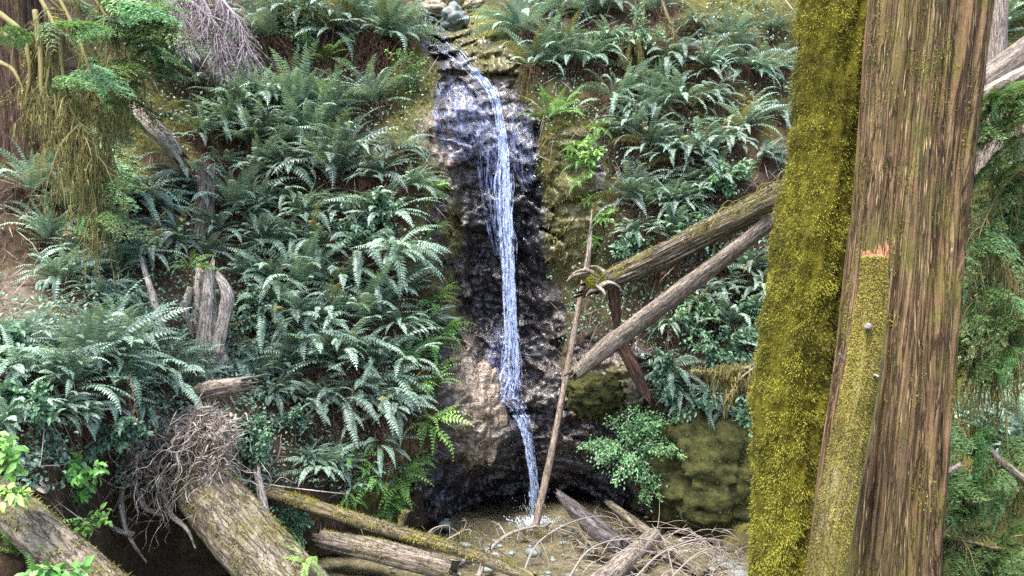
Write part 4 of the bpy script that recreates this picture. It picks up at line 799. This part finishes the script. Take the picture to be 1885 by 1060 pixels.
row('just above the gnarled stump', [(280, 470, 60), (370, 470, 55), (500, 515, 80), (560, 530, 90), (625, 530, 90), (695, 530, 90), (755, 530, 75)], GL)
row('right of the gnarled stump', [(480, 580, 75), (540, 600, 95), (605, 600, 95), (670, 600, 95), (735, 600, 85), (785, 600, 50)], GL)
row('level with the plunge foot', [(440, 665, 70), (500, 670, 90), (565, 680, 95), (630, 670, 90), (690, 680, 95), (750, 670, 80)], GL)
row('above the brown hanging fronds', [(500, 730, 60), (560, 740, 75), (635, 745, 85), (695, 745, 85), (745, 740, 60)], GL)
row('in the lowest row above the mossy pole', [(590, 865, 70, 3), (660, 900, 45), (700, 820, 55), (545, 790, 45), (470, 700, 50)], GL)
row('below the hanging mossy boughs', [(55, 350, 75, 3), (120, 385, 60), (195, 350, 75), (255, 365, 75), (230, 420, 60)], GL)
row('at the foot of the old conifer', [(85, 440, 85), (150, 470, 80), (110, 520, 70), (215, 500, 60), (245, 545, 55), (180, 545, 60)], GL)
row('along the back of the near fern mound', [(60, 620, 75), (130, 630, 90), (185, 620, 95, 7), (245, 640, 95), (300, 655, 95), (345, 680, 80)], GM, dy=12)
row('along the front of the near fern mound', [(20, 680, 95), (90, 690, 95), (165, 690, 110, 3), (235, 695, 120, 7), (300, 700, 105), (350, 705, 70)], GM, dy=5)
row('hanging below the near fern mound', [(10, 790, 85, 0), (110, 760, 60), (190, 745, 70), (260, 750, 70, 2)], GM)
row('along the top edge right of the creek', [(965, 60, 75), (1045, 15, 60), (1125, 15, 65), (1205, 20, 50), (1280, 45, 50), (1345, 70, 65), (1425, 55, 50)], GR)
row('on the shelf right of the creek lip', [(985, 125, 75), (1050, 115, 80), (1100, 95, 70), (1150, 90, 50)], GR)
row('hanging below the right top edge', [(1235, 110, 70, 6), (1285, 120, 70, 6), (1330, 105, 55, 6), (1375, 125, 65, 6), (1425, 125, 65, 6)], GR)
row('in the middle of the right bank', [(1125, 185, 75, 6), (1170, 205, 70), (1215, 170, 60), (1260, 190, 75, 2), (1310, 175, 55, 6), (1370, 235, 70), (1435, 210, 50)], GR)
row('just above the split log', [(1140, 250, 50), (1195, 270, 65), (1245, 290, 80), (1290, 300, 75), (1340, 260, 55), (1400, 290, 60)], GR)
row('just over the broken root crown', [(1160, 370, 70), (1195, 390, 75), (1235, 385, 80, 4), (1275, 370, 65), (1325, 345, 60), (1170, 430, 55), (1235, 435, 65)], GR)
row('in shade below the leaning logs', [(1315, 500, 60), (1370, 500, 60), (1405, 540, 65), (1290, 560, 60), (1345, 600, 70), (1235, 600, 50)], GR)
row('around the right moss draped branch', [(1230, 680, 65), (1275, 735, 60, 6), (1335, 760, 60, 6), (1215, 740, 50), (1370, 700, 60), (1385, 790, 55), (1400, 890, 55)], GR)
row('high on the bank left of the creek', [(600, 110, 75), (585, 175, 50), (790, 65, 30)], 'lady ferns', 'lady', False)
row('by the upper right of the fall', [(1010, 215, 62), (1035, 205, 55)], 'lady ferns by the fall', 'lady', False)
row('at the very bottom left', [(40, 1020, 85), (135, 1040, 50)], 'lady ferns at the front', 'lady', False)
fern(352, 492, 50, 'pale green lady fern growing on top of the gnarled stump', 'lady', None, False, 0, d=10.1)
fern(560, 1035, 55, 'single upright light green lady fern beside the big root wad log', 'lady', None, False, 1, d=7.2)
row('down the left edge of the gully', [(795, 345, 35), (800, 420, 32), (795, 560, 50), (805, 630, 55), (800, 700, 50), (770, 650, 60), (755, 720, 55), (790, 775, 65), (820, 600, 30)], 'maidenhair ferns left of the gully', 'maidenhair', False)
row('at the foot of the left bank', [(690, 880, 60), (740, 880, 60), (720, 930, 50), (655, 850, 45), (640, 910, 40), (765, 850, 40)], 'maidenhair ferns at the bank foot', 'maidenhair', False)
row('on the mossy wall right of the fall', [(1070, 300, 32), (1065, 335, 35), (1080, 370, 32), (1105, 235, 40), (1055, 270, 28), (1095, 440, 26), (1108, 400, 25)], 'maidenhair ferns on the mossy wall', 'maidenhair', False)

# ================================================================= leafy shrubs
def shrub(name, label, px, py, w, h, n, leaf, mat, seed, d=None, group=None, stems=14, off=0.25, droop=0.2, cat='shrub', depthr=0.8):
    c = on(px, py, off) if d is None else P(px, py, d); D = c[1]; root = thing(name, label, cat, tuple(c), group); rg = np.random.default_rng(seed); k = 1 / FPX * D
    m = MB(); sm = MB(); per = n // stems
    for s_ in range(stems):
        a = rg.uniform(0, 6.28); r = math.sqrt(rg.uniform(.15, 1)); e = c + np.array([math.cos(a) * r * w * k, -abs(rg.normal(0, .5)) * w * k * depthr, math.sin(a) * r * h * k])
        b0 = c + np.array([rg.normal(0, .15) * w * k, 0.12, -h * k * .5]); mid = (b0 + e) / 2 + np.array([0, -.03, h * k * .25]); q = spline(np.array([b0, mid, e]), 24); tube(sm, q, [.008, .005, .002], 4, 10, .3)
        i = rg.integers(7, 24, per); b = q[i] + rg.normal(0, .10, (per, 3)) * min(w, h) * k; dd = unit(rg.normal(0, .6, (per, 3)) + (q[i] - c) * 1.5 + [0, -.25, -droop]); nn = unit(rg.normal(0, .4, (per, 3)) + [0, -.45, .85])
        leaves(m, b, dd, nn, leaf * rg.uniform(.6, 1.2, per), leaf * .55 * rg.uniform(.8, 1.1, per), np.clip(rg.normal(.5, .25) + rg.normal(0, .12, per), 0, 1))
    rec(m, root).obj('leaves', mat, root); rec(sm, root).obj('stems', TWIG, root); return root
shrub('leafy_shrub', 'fine leaved green shrub spilling over the ledge right of the pole foot', 1165, 815, 92, 66, 3400, 0.048, FRESHSHRUB, 1, d=11.3, stems=26)
shrub('leafy_shrub', 'small spray of the fine leaved shrub reaching right over the mossy boulder', 1240, 830, 45, 14, 400, 0.05, FRESHSHRUB, 2, d=11.0)
shrub('leafy_shrub', 'lower tuft of fine leaves hanging below the ledge shrub', 1195, 895, 32, 35, 500, 0.05, FRESHSHRUB, 3, d=11.2)
GS = 'glossy leaved shrubs on the right bank'
for i, (x, y, w_, h_, n, lab) in enumerate([(1385, 590, 40, 60, 700, 'pale leaved shrub close to the left side of the mossy tree'), (1280, 590, 45, 45, 600, 'glossy leaved shrub under the slim grey log'), (1330, 640, 60, 40, 700, 'broad leafy shrub above the moss draped branch'), (1225, 690, 38, 50, 600, 'glossy shrub left of the moss draped branch'), (1250, 745, 50, 30, 500, 'leafy shrub just above the moss skinned boulder'), (1380, 760, 40, 40, 500, 'shrub between the moss draped branch and the mossy tree'), (1835, 640, 50, 60, 700, 'leafy shrub seen through the moss curtains right of the cedar'), (1870, 420, 40, 70, 700, 'leafy shrub at the right edge behind the upper conifer boughs'), (1820, 800, 50, 40, 600, 'leafy shrub low at the right behind the dead branch'), (1290, 430, 50, 40, 500, 'low shrub among ferns above the split log'), (1330, 330, 60, 40, 600, 'low shrub at the upper right beside the mossy tree'), (1170, 460, 50, 30, 500, 'low leafy shrub behind the broken root end')]):
    shrub('glossy_shrub', lab, x, y, w_, h_, n, 0.085, SHRUB, 10 + i, group=GS, off=.25)
GL2 = 'leafy shrubs on the banks'
for i, (x, y, w_, h_, n, mat, lf, lab) in enumerate([(690, 385, 60, 40, 900, SHRUB, .075, 'pale leafy shrub among ferns left of the middle of the plunge'), (640, 430, 50, 35, 600, SHRUB, .07, 'leafy shrub below the pale shrub beside the plunge'), (465, 810, 45, 50, 900, SHRUB, .07, 'rounded blue green shrub right of the root wad'), (470, 560, 45, 55, 700, SHRUB, .065, 'leafy shrub growing right beside the gnarled stump'), (540, 950, 45, 60, 900, SHRUB, .06, 'leafy shrub beside the short bleached post'), (20, 640, 55, 60, 700, SHRUB, .085, 'leafy shrub at the left edge behind the near fern mound'), (60, 740, 70, 45, 800, SHRUB, .08, 'trailing leafy shrub in front of the near fern mound at left'), (200, 800, 80, 50, 1000, SHRUB, .07, 'low leafy shrub on the ledge left of the root wad'), (540, 770, 45, 30, 400, SHRUB, .06, 'low leafy shrub on the bare soil under the ferns'), (550, 60, 40, 40, 400, SHRUB, .07, 'small leafy shrub between the ferns at the top left'), (1190, 55, 45, 40, 500, SHRUB, .06, 'small leafy shrub under the hanging mossy roots')]):
    shrub('leafy_shrub', lab, x, y, w_, h_, n, lf, mat, 30 + i, group=GL2)
for i, (x, y, w_, h_, n, lf, d, lab) in enumerate([(150, 880, 60, 55, 260, .085, 7.1, 'bright green broad leaved plant growing on the ledge beside the root hollow'), (10, 850, 45, 50, 90, .11, 6.0, 'bright broad leaved plant at the left edge above the corner log'), (175, 950, 40, 30, 110, .075, 7.0, 'small bright leafed seedling hanging at the mouth of the root hollow'), (110, 1045, 60, 30, 90, .11, 5.4, 'maple like bright leaves in the bottom left corner'), (20, 910, 40, 20, 60, .10, 5.9, 'bright leafy sprig low at the left edge over the corner log'), (1090, 290, 30, 40, 160, .09, 12.1, 'tuft of bright pointed leaves high on the mossy wall')]):
    shrub('broadleaf_plant', lab, x, y, w_, h_, n, lf, BRIGHTLEAF, 60 + i, d=d, cat='plant', stems=9)
shrub('grass_tuft', 'bright grassy tuft overhanging the left side of the waterfall lip', 752, 130, 40, 45, 300, .05, BRIGHTLEAF, 80, cat='plant')

# ================================================================= conifers
def spray_mesh(name, seed, L=1.0, mat=None, twigs=12, needle=0.028, droop=0.5, mossy=False):
    """one flat drooping conifer spray along +X, hanging toward -Z"""
    rg = np.random.default_rng(seed); m = MB(); n = 40; s = np.linspace(0, 1, n)
    c = np.stack([s * L, rg.normal(0, .02) * s, -droop * L * s ** 2], -1); tube(m, c, [.006, .002], 4, 14, 0.1, cap=False)
    bs, ds, ss, nn, ll = [], [], [], [], []
    for k in range(twigs):
        for sg in (-1, 1):
            u = (k + .6 + rg.uniform(-.3, .3)) / twigs; i = int(u * (n - 1)); tl = L * .46 * (1 - u * .8) * rg.uniform(.7, 1.1)
            d0 = unit(np.array([.75, sg * rg.uniform(.6, .9), -.15 - rg.uniform(0, .35)])); q = 16; t = np.linspace(0, 1, q)[:, None]
            tc = c[i] + d0 * tl * t + np.array([0, 0, -.25 * tl]) * t ** 2; tube(m, tc, [.0025, .001], 3, 5, 0.2, cap=False)
            for sub in (-1, 1):
                cnt = max(6, int(tl / .0105)); uu = rg.uniform(.05, 1, cnt); b = c[i] + d0 * tl * uu[:, None] + np.array([0, 0, -.25 * tl]) * (uu ** 2)[:, None]
                sd_ = unit(np.cross(d0, [0, 0, 1.])); dd = unit(d0 * .7 + sub * sd_ * .75 + rg.normal(0, .16, (cnt, 3)))
                bs.append(b); ds.append(dd); s_ = unit(np.cross(dd, np.array([0, 0, 1.]) + rg.normal(0, .2, (cnt, 3)))); ss.append(s_); nn.append(np.cross(s_, dd)); ll.append(needle * rg.uniform(.8, 1.7, cnt) * (1.25 - uu * .5) * (1 + 1.2 * (1 - u)))
    b = np.concatenate(bs); kites(m, b, np.concatenate(ds), np.concatenate(ss), np.concatenate(nn), np.concatenate(ll), np.concatenate(ll) * .33, .1, np.clip(rng.normal(.5, .2, len(b)), 0, 1))
    return m.mesh(name, mat)
SPR = [spray_mesh('needle_spray', 1300 + k, 1.0, NEEDLE, droop=.35 + .15 * k) for k in range(3)]
SPB = [spray_mesh('needle_spray', 1310 + k, 1.0, NEEDLE_BRIGHT, droop=.3) for k in range(2)]
def conifer_bough(root, pts, rad, seed, moss=0, mosslen=0.3, twigs=18, tlen=.45, sprays=(), mat=None, auto=0):
    """a branch with bare drooping twigs, hanging moss and needle sprays: part 'branch' with its moss and sprays one level down"""
    rg = np.random.default_rng(seed); m = MB(); c = spline(pts, 60); tube(m, pts, [rad, rad * .7, rad * .3], 7, 50, .35, disp=barkdisp(2, .2, seed, 4)); lines = [c[6:]]
    for k in range(twigs):
        i = rg.integers(8, 59); t = unit(c[min(i + 1, 59)] - c[i - 1]); d = unit(t * .5 + rg.normal(0, .5, 3) + [0, 0, -.55]); L = tlen * rg.uniform(.4, 1.3)
        q = spline(np.array([c[i], c[i] + d * L * .5, c[i] + d * L * .8 + np.array([0, 0, -.35 * L])]), 14); tube(m, q, [rad * .4, rad * .12], 4, 9, rg.random()); lines.append(q)
        for z in range(4):
            b = q[rg.integers(4, 14)]; d2 = unit(d + rg.normal(0, .6, 3) + [0, 0, -.8]); q2 = np.array([b, b + d2 * L * .3, b + d2 * L * .5 + np.array([0, 0, -.12 * L])]); tube(m, q2, [rad * .14, rad * .05], 3, 5, rg.random()); lines.append(spline(q2, 6))
    br = rec(m, root).obj('branch', mat or (MOSSTWIG if moss > 100 else TWIG), root)
    if moss:
        mm = MB(); C_ = np.concatenate(lines); hang(mm, C_, moss, seed + 1, .04, mosslen, .014, .02); j = rg.integers(0, len(C_), moss); fuzz(mm, C_[j] + rg.normal(0, rad * .5, (moss, 3)), unit(rg.normal(0, 1, (moss, 3))), .035, .009, seed + 2); rec(mm, root).obj('moss', MOSS_DULL, br)
    for (px, py, d, sc, ang, bright) in sprays:
        lib = SPB if bright else SPR; s_ = part('needle_spray', lib[rg.integers(len(lib))], br); s_.location = tuple(P(px, py, d) - np.array(root.location)); s_.scale = (sc,) * 3
        s_.rotation_euler = (rg.normal(.55, .2), rg.normal(.12, .15), R(ang))
    for k in range(auto):                             # more sprays growing along the bough
        i = rg.integers(10, 60); s_ = part('needle_spray', (SPR if rg.random() < .75 else SPB)[rg.integers(2)], br); s_.location = tuple(c[i] + rg.normal(0, .06, 3) - np.array(root.location)); s_.scale = (rg.uniform(.45, .95),) * 3
        t = unit(c[min(i + 1, 59)] - c[i - 1]); s_.rotation_euler = (rg.normal(.5, .3), rg.normal(.35, .2), math.atan2(t[1], t[0]) + rg.normal(0, .6))
    return br
# left cedar: trunk, mossy boughs, green sprays
D = 10.75
root = thing('conifer_tree', 'old reddish conifer in the upper left corner hung with moss and green sprays', 'tree', tuple(P(30, 640, D)))
m = MB(); pts = pl([(5, -260, D), (15, 0, D), (32, 150, D), (50, 290, D), (62, 420, D + .1), (70, 640, D + .3)]); tube(m, pts, [.34, .36, .40, .47, .55, .7], 160, 160, .5, disp=lambda th, s, r: r * (.10 * ridged(np.stack([np.cos(th) * 5, np.sin(th) * 5, s * .3], -1), 401, 4) + .16 * fbm(np.stack([np.cos(th) * 1.6, np.sin(th) * 1.6, s * .3], -1), 402, 2)))
rec(m, root).obj('trunk', DARKCEDAR, root)
LB = [([(0, 25, 8.9), (40, 60, 8.6), (52, 105, 8.5), (55, 150, 8.5), (40, 205, 8.5)], .035, 160, .2, 6, .3),
      ([(65, 20, 8.7), (75, 110, 8.5), (80, 180, 8.4), (115, 215, 8.35), (150, 260, 8.3)], .03, 900, .6, 22, .45),
      ([(60, -30, 8.8), (105, 60, 8.4), (115, 130, 8.3), (130, 200, 8.2), (165, 250, 8.2)], .025, 900, .6, 26, .5),
      ([(0, 115, 8.9), (25, 130, 8.7), (45, 170, 8.6)], .03, 160, .15, 4, .25), ([(0, 60, 8.9), (35, 75, 8.7), (60, 90, 8.6)], .028, 160, .15, 4, .25),
      ([(90, -40, 8.9), (140, 60, 8.7), (170, 150, 8.6), (190, 230, 8.6), (205, 290, 8.6)], .022, 700, .5, 30, .5),
      ([(110, 180, 8.4), (120, 240, 8.3), (108, 290, 8.3), (104, 320, 8.3)], .014, 120, .3, 14, .35),
      ([(120, 190, 8.4), (150, 270, 8.3), (165, 330, 8.3), (175, 400, 8.3)], .016, 500, .4, 34, .5),
      ([(150, -40, 9.1), (200, 40, 9.0), (220, 110, 9.0), (225, 160, 9.0)], .02, 400, .4, 30, .5)]
SPL = [[], [(85, 40, 8.4, .55, -60, 0)], [(65, 70, 8.2, .5, 200, 1), (110, 45, 8.2, .75, -20, 1), (130, 60, 8.1, .6, -35, 1)], [], [], [(130, 130, 8.3, .7, -10, 1), (105, 140, 8.2, .6, -30, 1), (165, 120, 8.4, .5, 0, 1)], [], [(185, 330, 8.4, .6, -30, 0), (200, 380, 8.5, .6, -60, 0)],
       [(180, -5, 8.8, .9, 0, 1), (215, 5, 8.7, .8, -15, 1), (245, 10, 8.9, .7, -10, 1), (265, 35, 9.0, .6, -30, 0), (235, 60, 9.1, .7, -50, 0), (200, 60, 9.1, .8, -40, 0), (225, 110, 9.1, .6, -50, 0), (265, 90, 9.2, .6, -60, 0), (170, 30, 9.0, .9, -30, 0), (240, 150, 9.2, .7, -70, 0), (205, 120, 9.0, .8, -60, 0), (190, 190, 9.0, .7, -70, 0), (250, 40, 9.0, 1.0, -45, 0), (285, -10, 9.4, .6, -30, 1)]]
for k, (p, r, mo, ml, tw, tl) in enumerate(LB): conifer_bough(root, pl(p), r, 1400 + k, mo, ml, tw, tl, SPL[k])
for k, p in enumerate([[(60, -60, 9.6), (180, 0, 9.9), (245, 50, 10.1), (275, 100, 10.2)], [(60, -30, 9.6), (160, 70, 9.9), (190, 150, 10.0), (205, 220, 10.1)], [(100, -60, 9.6), (230, -10, 9.9), (275, 10, 10.6), (310, 50, 10.7)], [(60, 60, 9.5), (120, 170, 9.8), (150, 250, 9.9), (180, 330, 9.9)], [(50, 150, 9.3), (110, 260, 9.4), (150, 330, 9.4), (165, 400, 9.4)]]): conifer_bough(root, pl(p), .022, 1450 + k, 350, .35, 16, .4, auto=13)
# dead grey bough
root = thing('dead_bough', 'hanging dead grey bough with lilac brown twigs at the top left', 'branch', tuple(P(360, -40, 10.4))); m = MB(); rg = np.random.default_rng(88)
for p in ([(310, -60, 10.6), (350, 0, 10.4), (395, 40, 10.3), (425, 85, 10.3)], [(350, -60, 10.6), (400, -10, 10.4), (440, 40, 10.3), (462, 95, 10.3)], [(300, -40, 10.6), (330, 20, 10.4), (350, 70, 10.4)], [(330, -60, 10.6), (380, 10, 10.4), (400, 70, 10.3), (405, 110, 10.3)]):
    c = spline(pl(p), 60); tube(m, c, [.03, .008], 6, 30, .5)
    for k in range(150):
        i = rg.integers(8, 60); d = unit(rg.normal(0, .35, 3) + [.25, -.1, -1]); L = rg.uniform(.12, .55); q = np.array([c[i], c[i] + d * L * .5 + rg.normal(0, .015, 3), c[i] + d * L + np.array([.02, 0, -.04])]); tube(m, q, [.008, .005, .002], 3, 6, rg.random())
        b = spline(q, 8)[rg.integers(2, 8, 12)]; dd = unit(d + rg.normal(0, .5, (12, 3))); s = unit(np.cross(dd, rg.normal(0, 1, (12, 3)))); kites(m, b, dd, s, np.cross(s, dd), rg.uniform(.03, .1, 12), .006, .2, rg.random(12))
rec(m, root).obj('twigs', DEADBOUGH, root)
# right side: hemlock hung with moss behind the cedar
root = thing('conifer_tree', 'shaded conifer behind the right cedar with moss draped boughs', 'tree', tuple(P(1960, 1100, 8.6)))
m = MB(); pts = pl([(1990, -260, 8.6), (1985, 300, 8.6), (1975, 800, 8.6), (1970, 1400, 8.6)]); tube(m, pts, [.25, .28, .3, .36], 60, 60, .5, disp=barkdisp(4, .15, 71, .4)); rec(m, root).obj('trunk', DARKCEDAR, root)
RB = [([(1985, 120, 8.5), (1900, 160, 8.0), (1840, 185, 7.6), (1790, 230, 7.3)], .022, 500, .35, 26, .5, [(1900, 170, 7.8, .8, 190, 0), (1865, 180, 7.6, .8, 175, 0), (1840, 190, 7.4, .8, 200, 0), (1850, 240, 7.6, .9, 190, 0), (1890, 250, 7.7, .8, 170, 0), (1880, 210, 7.7, .8, 195, 0)]),
      ([(1985, 250, 8.5), (1910, 290, 8.0), (1850, 340, 7.6), (1800, 430, 7.4)], .022, 900, .7, 34, .6, [(1880, 300, 7.7, .7, 200, 0), (1830, 300, 7.5, .6, 210, 0)]),
      ([(1985, 380, 8.5), (1900, 420, 8.0), (1850, 480, 7.6), (1800, 600, 7.4)], .022, 1100, .8, 36, .6, [(1850, 560, 7.5, .7, 215, 0)]),
      ([(1985, 480, 8.5), (1920, 520, 8.0), (1880, 590, 7.7), (1830, 690, 7.5)], .022, 1100, .7, 36, .6, [(1800, 650, 7.5, .6, 230, 0)]),
      ([(1985, 330, 8.5), (1890, 360, 8.2), (1835, 400, 8.1), (1790, 520, 8.0)], .02, 900, .7, 30, .6, []),
      ([(1985, 900, 8.5), (1900, 850, 8.0), (1830, 800, 7.6), (1745, 765, 7.2)], .022, 500, .35, 12, .35, []),
      ([(1985, 940, 8.5), (1900, 900, 7.8), (1830, 850, 7.4), (1740, 870, 7.1)], .02, 400, .3, 26, .5, [(1860, 920, 7.2, .8, 190, 0), (1885, 960, 7.2, .8, 200, 0), (1830, 880, 7.2, .7, 190, 0), (1800, 930, 7.1, .8, 200, 0), (1780, 890, 7.1, .7, 215, 0)]),
      ([(1985, 1060, 8.5), (1900, 1010, 7.8), (1800, 980, 7.2), (1735, 985, 6.9)], .02, 400, .3, 28, .5, [(1850, 1030, 7, .8, 190, 0), (1800, 1000, 6.9, .7, 205, 0), (1870, 1000, 7, .8, 185, 0), (1760, 1010, 6.9, .7, 215, 0), (1830, 1050, 6.9, .8, 200, 0), (1885, 1050, 6.9, .8, 180, 0)])]
for k, (p, r, mo, ml, tw, tl, sp) in enumerate(RB): conifer_bough(root, pl(p), r, 1500 + k, mo, ml, tw, tl, sp, auto=7)
for i, (x0, y0, x1, y1, d, r, lab, mat) in enumerate([(1890, 230, 1862, 960, 12.2, .17, 'slim grey barked tree at the right edge far behind the boughs', LOGBARK), (1845, -150, 1815, 330, 13.4, .16, 'pale straight trunk at the top right behind the cedar', GREYWOOD)]):
    log('background_tree', lab, 'tree', pl([(x0, y0, d), ((x0 + x1) / 2 + 3, (y0 + y1) / 2, d), (x1, y1, d)]), [r * .85, r, r * 1.2], mat, 30, 60, .14, 4, .06, 0, 171 + i, .4, part='trunk')
log('fallen_log', 'thick grey log crossing the top right corner behind the cedar', 'log', pl([(1780, 175, 11.6), (1845, 130, 11.4), (1960, 50, 11.2)]), [.21, .22, .23], GREYWOOD, 36, 60, .12, 3, .1, .05, 181, part='trunk')
log('fallen_log', 'thinner pale log lying just under the thick top right log', 'log', pl([(1790, 185, 11.3), (1850, 150, 11.1), (1960, 95, 10.9)]), [.08, .085, .09], PALEWOOD, 24, 50, .1, 3, .1, .05, 182, part='trunk')
log('dead_branch', 'long bare dead branch sloping across the lower right behind the cedar', 'branch', pl([(1730, 760, 7.6), (1790, 800, 7.5), (1850, 855, 7.4), (1930, 915, 7.3)]), [.03, .035, .04], GREYWOOD, 12, 60, .15, 2, .1, .02, 183, moss=600)
log('dead_branch', 'pale snapped branch end beside the lower right flank of the cedar', 'branch', pl([(1725, 880, 7.0), (1748, 868, 6.9), (1768, 855, 6.85)]), [.02, .03, .02], PALEWOOD, 12, 20, .15, 2, .1, .03, 184)
log('dead_branch', 'thin mossy branch reaching right near the bottom right corner', 'branch', pl([(1720, 985, 6.8), (1800, 1000, 6.8), (1930, 1040, 6.9)]), [.02, .02, .02], MOSSLOG, 10, 50, .15, 2, .1, .02, 185, moss=900)
for i, (x, y, s_) in enumerate([(1850, 540, 60), (1790, 560, 50), (1870, 640, 60), (1780, 770, 60), (1840, 760, 70), (1880, 800, 60), (1860, 330, 50), (1840, 60, 60), (1870, 20, 60), (1820, 690, 55), (1880, 480, 50)]):
    fern(x, y, s_, LOOK[i % 8] + ' sword fern ' + ['glimpsed through the right boughs at mid height', 'beside the cedar edge behind the mossy boughs', 'low behind the slim grey barked tree', 'just right of the cedar above the dead branch', 'right of the cedar under the mossy boughs', 'at the right edge above the lower conifer boughs', 'at the right edge under the top right logs', 'above the thick top right log', 'in the top right corner of the slope', 'low between the cedar and the slim grey tree', 'at the right edge behind the moss curtains'][i], 'sword', 'ferns behind the right conifer', False, i % 8)
# mossy hanging roots at the top of the right bank
for i, (p, n, lab) in enumerate([([(1165, -60), (1170, 30), (1160, 85), (1150, 125)], 260, 'mossy hanging root nearest the creek under the top edge'), ([(1190, -60), (1185, 20), (1178, 80), (1180, 145)], 260, 'long mossy root hanging between two others at the top right'), ([(1200, -60), (1225, 20), (1240, 60), (1235, 100)], 220, 'mossy root curling right under the top edge of the bank'), ([(1150, 60), (1144, 90), (1145, 120)], 120, 'short yellow mossy root stub above the hanging dead fronds')]):
    q = np.array([on(x, y, .3) for x, y in p]); root = thing('hanging_root', lab, 'root', tuple(q[0]), 'mossy hanging roots'); m = MB(); tube(m, q, [.03, .028, .02, .008], 7, 30, .4, disp=barkdisp(2, .2, i)); rec(m, root).obj('root', MOSSLOG, root)
    mm = MB(); hang(mm, spline(q, 50), n, 1600 + i, .03, .3, .016); c = spline(q, 900); fuzz(mm, c + rng.normal(0, .018, c.shape), unit(rng.normal(0, 1, c.shape)), .04, .01, 1700 + i); rec(mm, root).obj('moss', MOSS_DULL, root)

# ================================================================= ground cover (uncountable)
def scatter(n, boxes, seed, rockmax=.4):
    rg = np.random.default_rng(seed); X = []; Y = []
    for x0, y0, x1, y1, k in boxes:
        c = int(n * k); X.append(rg.uniform(x0, x1, c)); Y.append(rg.uniform(y0, y1, c))
    X, Y = np.concatenate(X), np.concatenate(Y); keep = grid_at(ROCK, X, Y) < rockmax; return X[keep], Y[keep], rg
def cover(name, label, n, boxes, seed, leaf, mat, lift=.12, clump=.05, thr=-.05):
    X, Y, rg = scatter(n, boxes, seed); p0 = on(X, Y, 0); keep = fbm(p0 * 1.3, seed, 3) > thr; X, Y, p0 = X[keep], Y[keep], p0[keep]; nr = nrm_at(X, Y)
    b = p0 + nr * np.abs(rg.normal(0, lift, (len(X), 1))) + rg.normal(0, .02, (len(X), 3)); dd = unit(rg.normal(0, .7, b.shape) + nr * .5 + [0, 0, -.2]); nn = unit(nr + rg.normal(0, .5, b.shape) + [0, 0, .7])
    m = MB(); leaves(m, b, dd, nn, leaf * rg.uniform(.5, 1.3, len(b)), leaf * .6 * rg.uniform(.7, 1.1, len(b)), np.clip(.5 + .6 * fbm(b * 2, seed + 3, 2) + rg.normal(0, .15, len(b)), 0, 1)); o = m.obj(name, mat); tag(o, label, 'plants', None, 'stuff')
cover('ground_cover', 'small leaved green plants covering the soil between the ferns', 30000, [(0, 560, 480, 900, .3), (170, 0, 800, 900, .5), (980, 0, 1480, 780, .4), (1760, 0, 1885, 900, .22), (-200, 0, 0, 900, .1)], 2001, .055, HERB, thr=-.16)
def litter(name, label, n, boxes, seed, mat, Lr=(.06, .3), w=.007, down=.8, lift=.03):
    X, Y, rg = scatter(n, boxes, seed, .6); p0 = on(X, Y, 0); nr = nrm_at(X, Y); b = p0 + nr * np.abs(rg.normal(0, lift, (len(X), 1)))
    d = rg.normal(0, .5, b.shape) + [0, 0, -down]; d = unit(d - nr * (d * nr).sum(-1, keepdims=True) * .8); s = unit(np.cross(d, nr + rg.normal(0, .4, b.shape)))
    m = MB(); kites(m, b, d, s, np.cross(s, d), rg.uniform(*Lr, len(b)), w * rg.uniform(.5, 1.6, len(b)), .2, np.clip(rg.normal(.45, .3, len(b)), 0, 1)); o = m.obj(name, mat); tag(o, label, 'litter', None, 'stuff')
litter('leaf_litter', 'reddish brown dead fronds and needles strewn over the banks', 34000, [(-100, 0, 820, 960, .65), (960, 0, 1480, 1000, .45), (1780, 0, 1885, 1060, .06)], 2002, DEAD)
litter('twig_litter', 'pale dry twigs scattered over the banks', 3200, [(-100, 0, 800, 960, .6), (1000, 0, 1480, 800, .4)], 2003, TWIG, (.15, .6), .008, .5, .07)
X, Y, rg = scatter(16000, [(960, 60, 1120, 520, .35), (730, 60, 900, 200, .25), (1150, 0, 1460, 260, .3), (1180, 740, 1440, 990, .4), (770, 300, 850, 700, .2)], 2004, 2); keep = grid_at(MOSSM, X, Y) > .45; p0 = on(X[keep], Y[keep]); m = MB(); fuzz(m, p0, nrm_at(X[keep], Y[keep]), .06, .014, 2005, .8); tag(m.obj('moss_cover', MOSS_DULL), 'olive moss growing over the damp rock and soil', 'moss', None, 'stuff')
# debris under the moss skinned boulder: tangled twigs and stones on the gravel
m = MB(); rg = np.random.default_rng(31)
for k in range(420):
    x, y = rg.uniform(.8, 3.6), rg.uniform(8.2, 10.9); z = rg.uniform(.02, .30); a = rg.uniform(0, 6.28); L = rg.uniform(.15, .8); p = np.array([x, y, z]); d = np.array([math.cos(a), .6 * math.sin(a), rg.normal(0, .25)])
    tube(m, [p, p + d * L * .5 + rg.normal(0, .04, 3) + [0, 0, .05], p + d * L], [rg.uniform(.003, .008), .004, .0015], 4, 8, rg.random())
tag(m.obj('twig_debris', TWIG), 'tangle of fine dead twigs on the gravel by the pool', 'debris', None, 'stuff')
m = MB()
for k in range(220):
    x, y = rg.uniform(-1.6, 3.4), rg.uniform(7.6, 12.2); z = .0; s_ = rg.uniform(.012, .05) * (2.2 if rg.random() < .06 else 1); lump(m, (x, y, z + .02), (s_ * 1.3, s_, s_ * .7), k, 10, 7, .3, 1.5)
tag(m.obj('pebbles', GREYROCK), 'loose pebbles on the creek bed around the pool', 'stones', None, 'stuff')
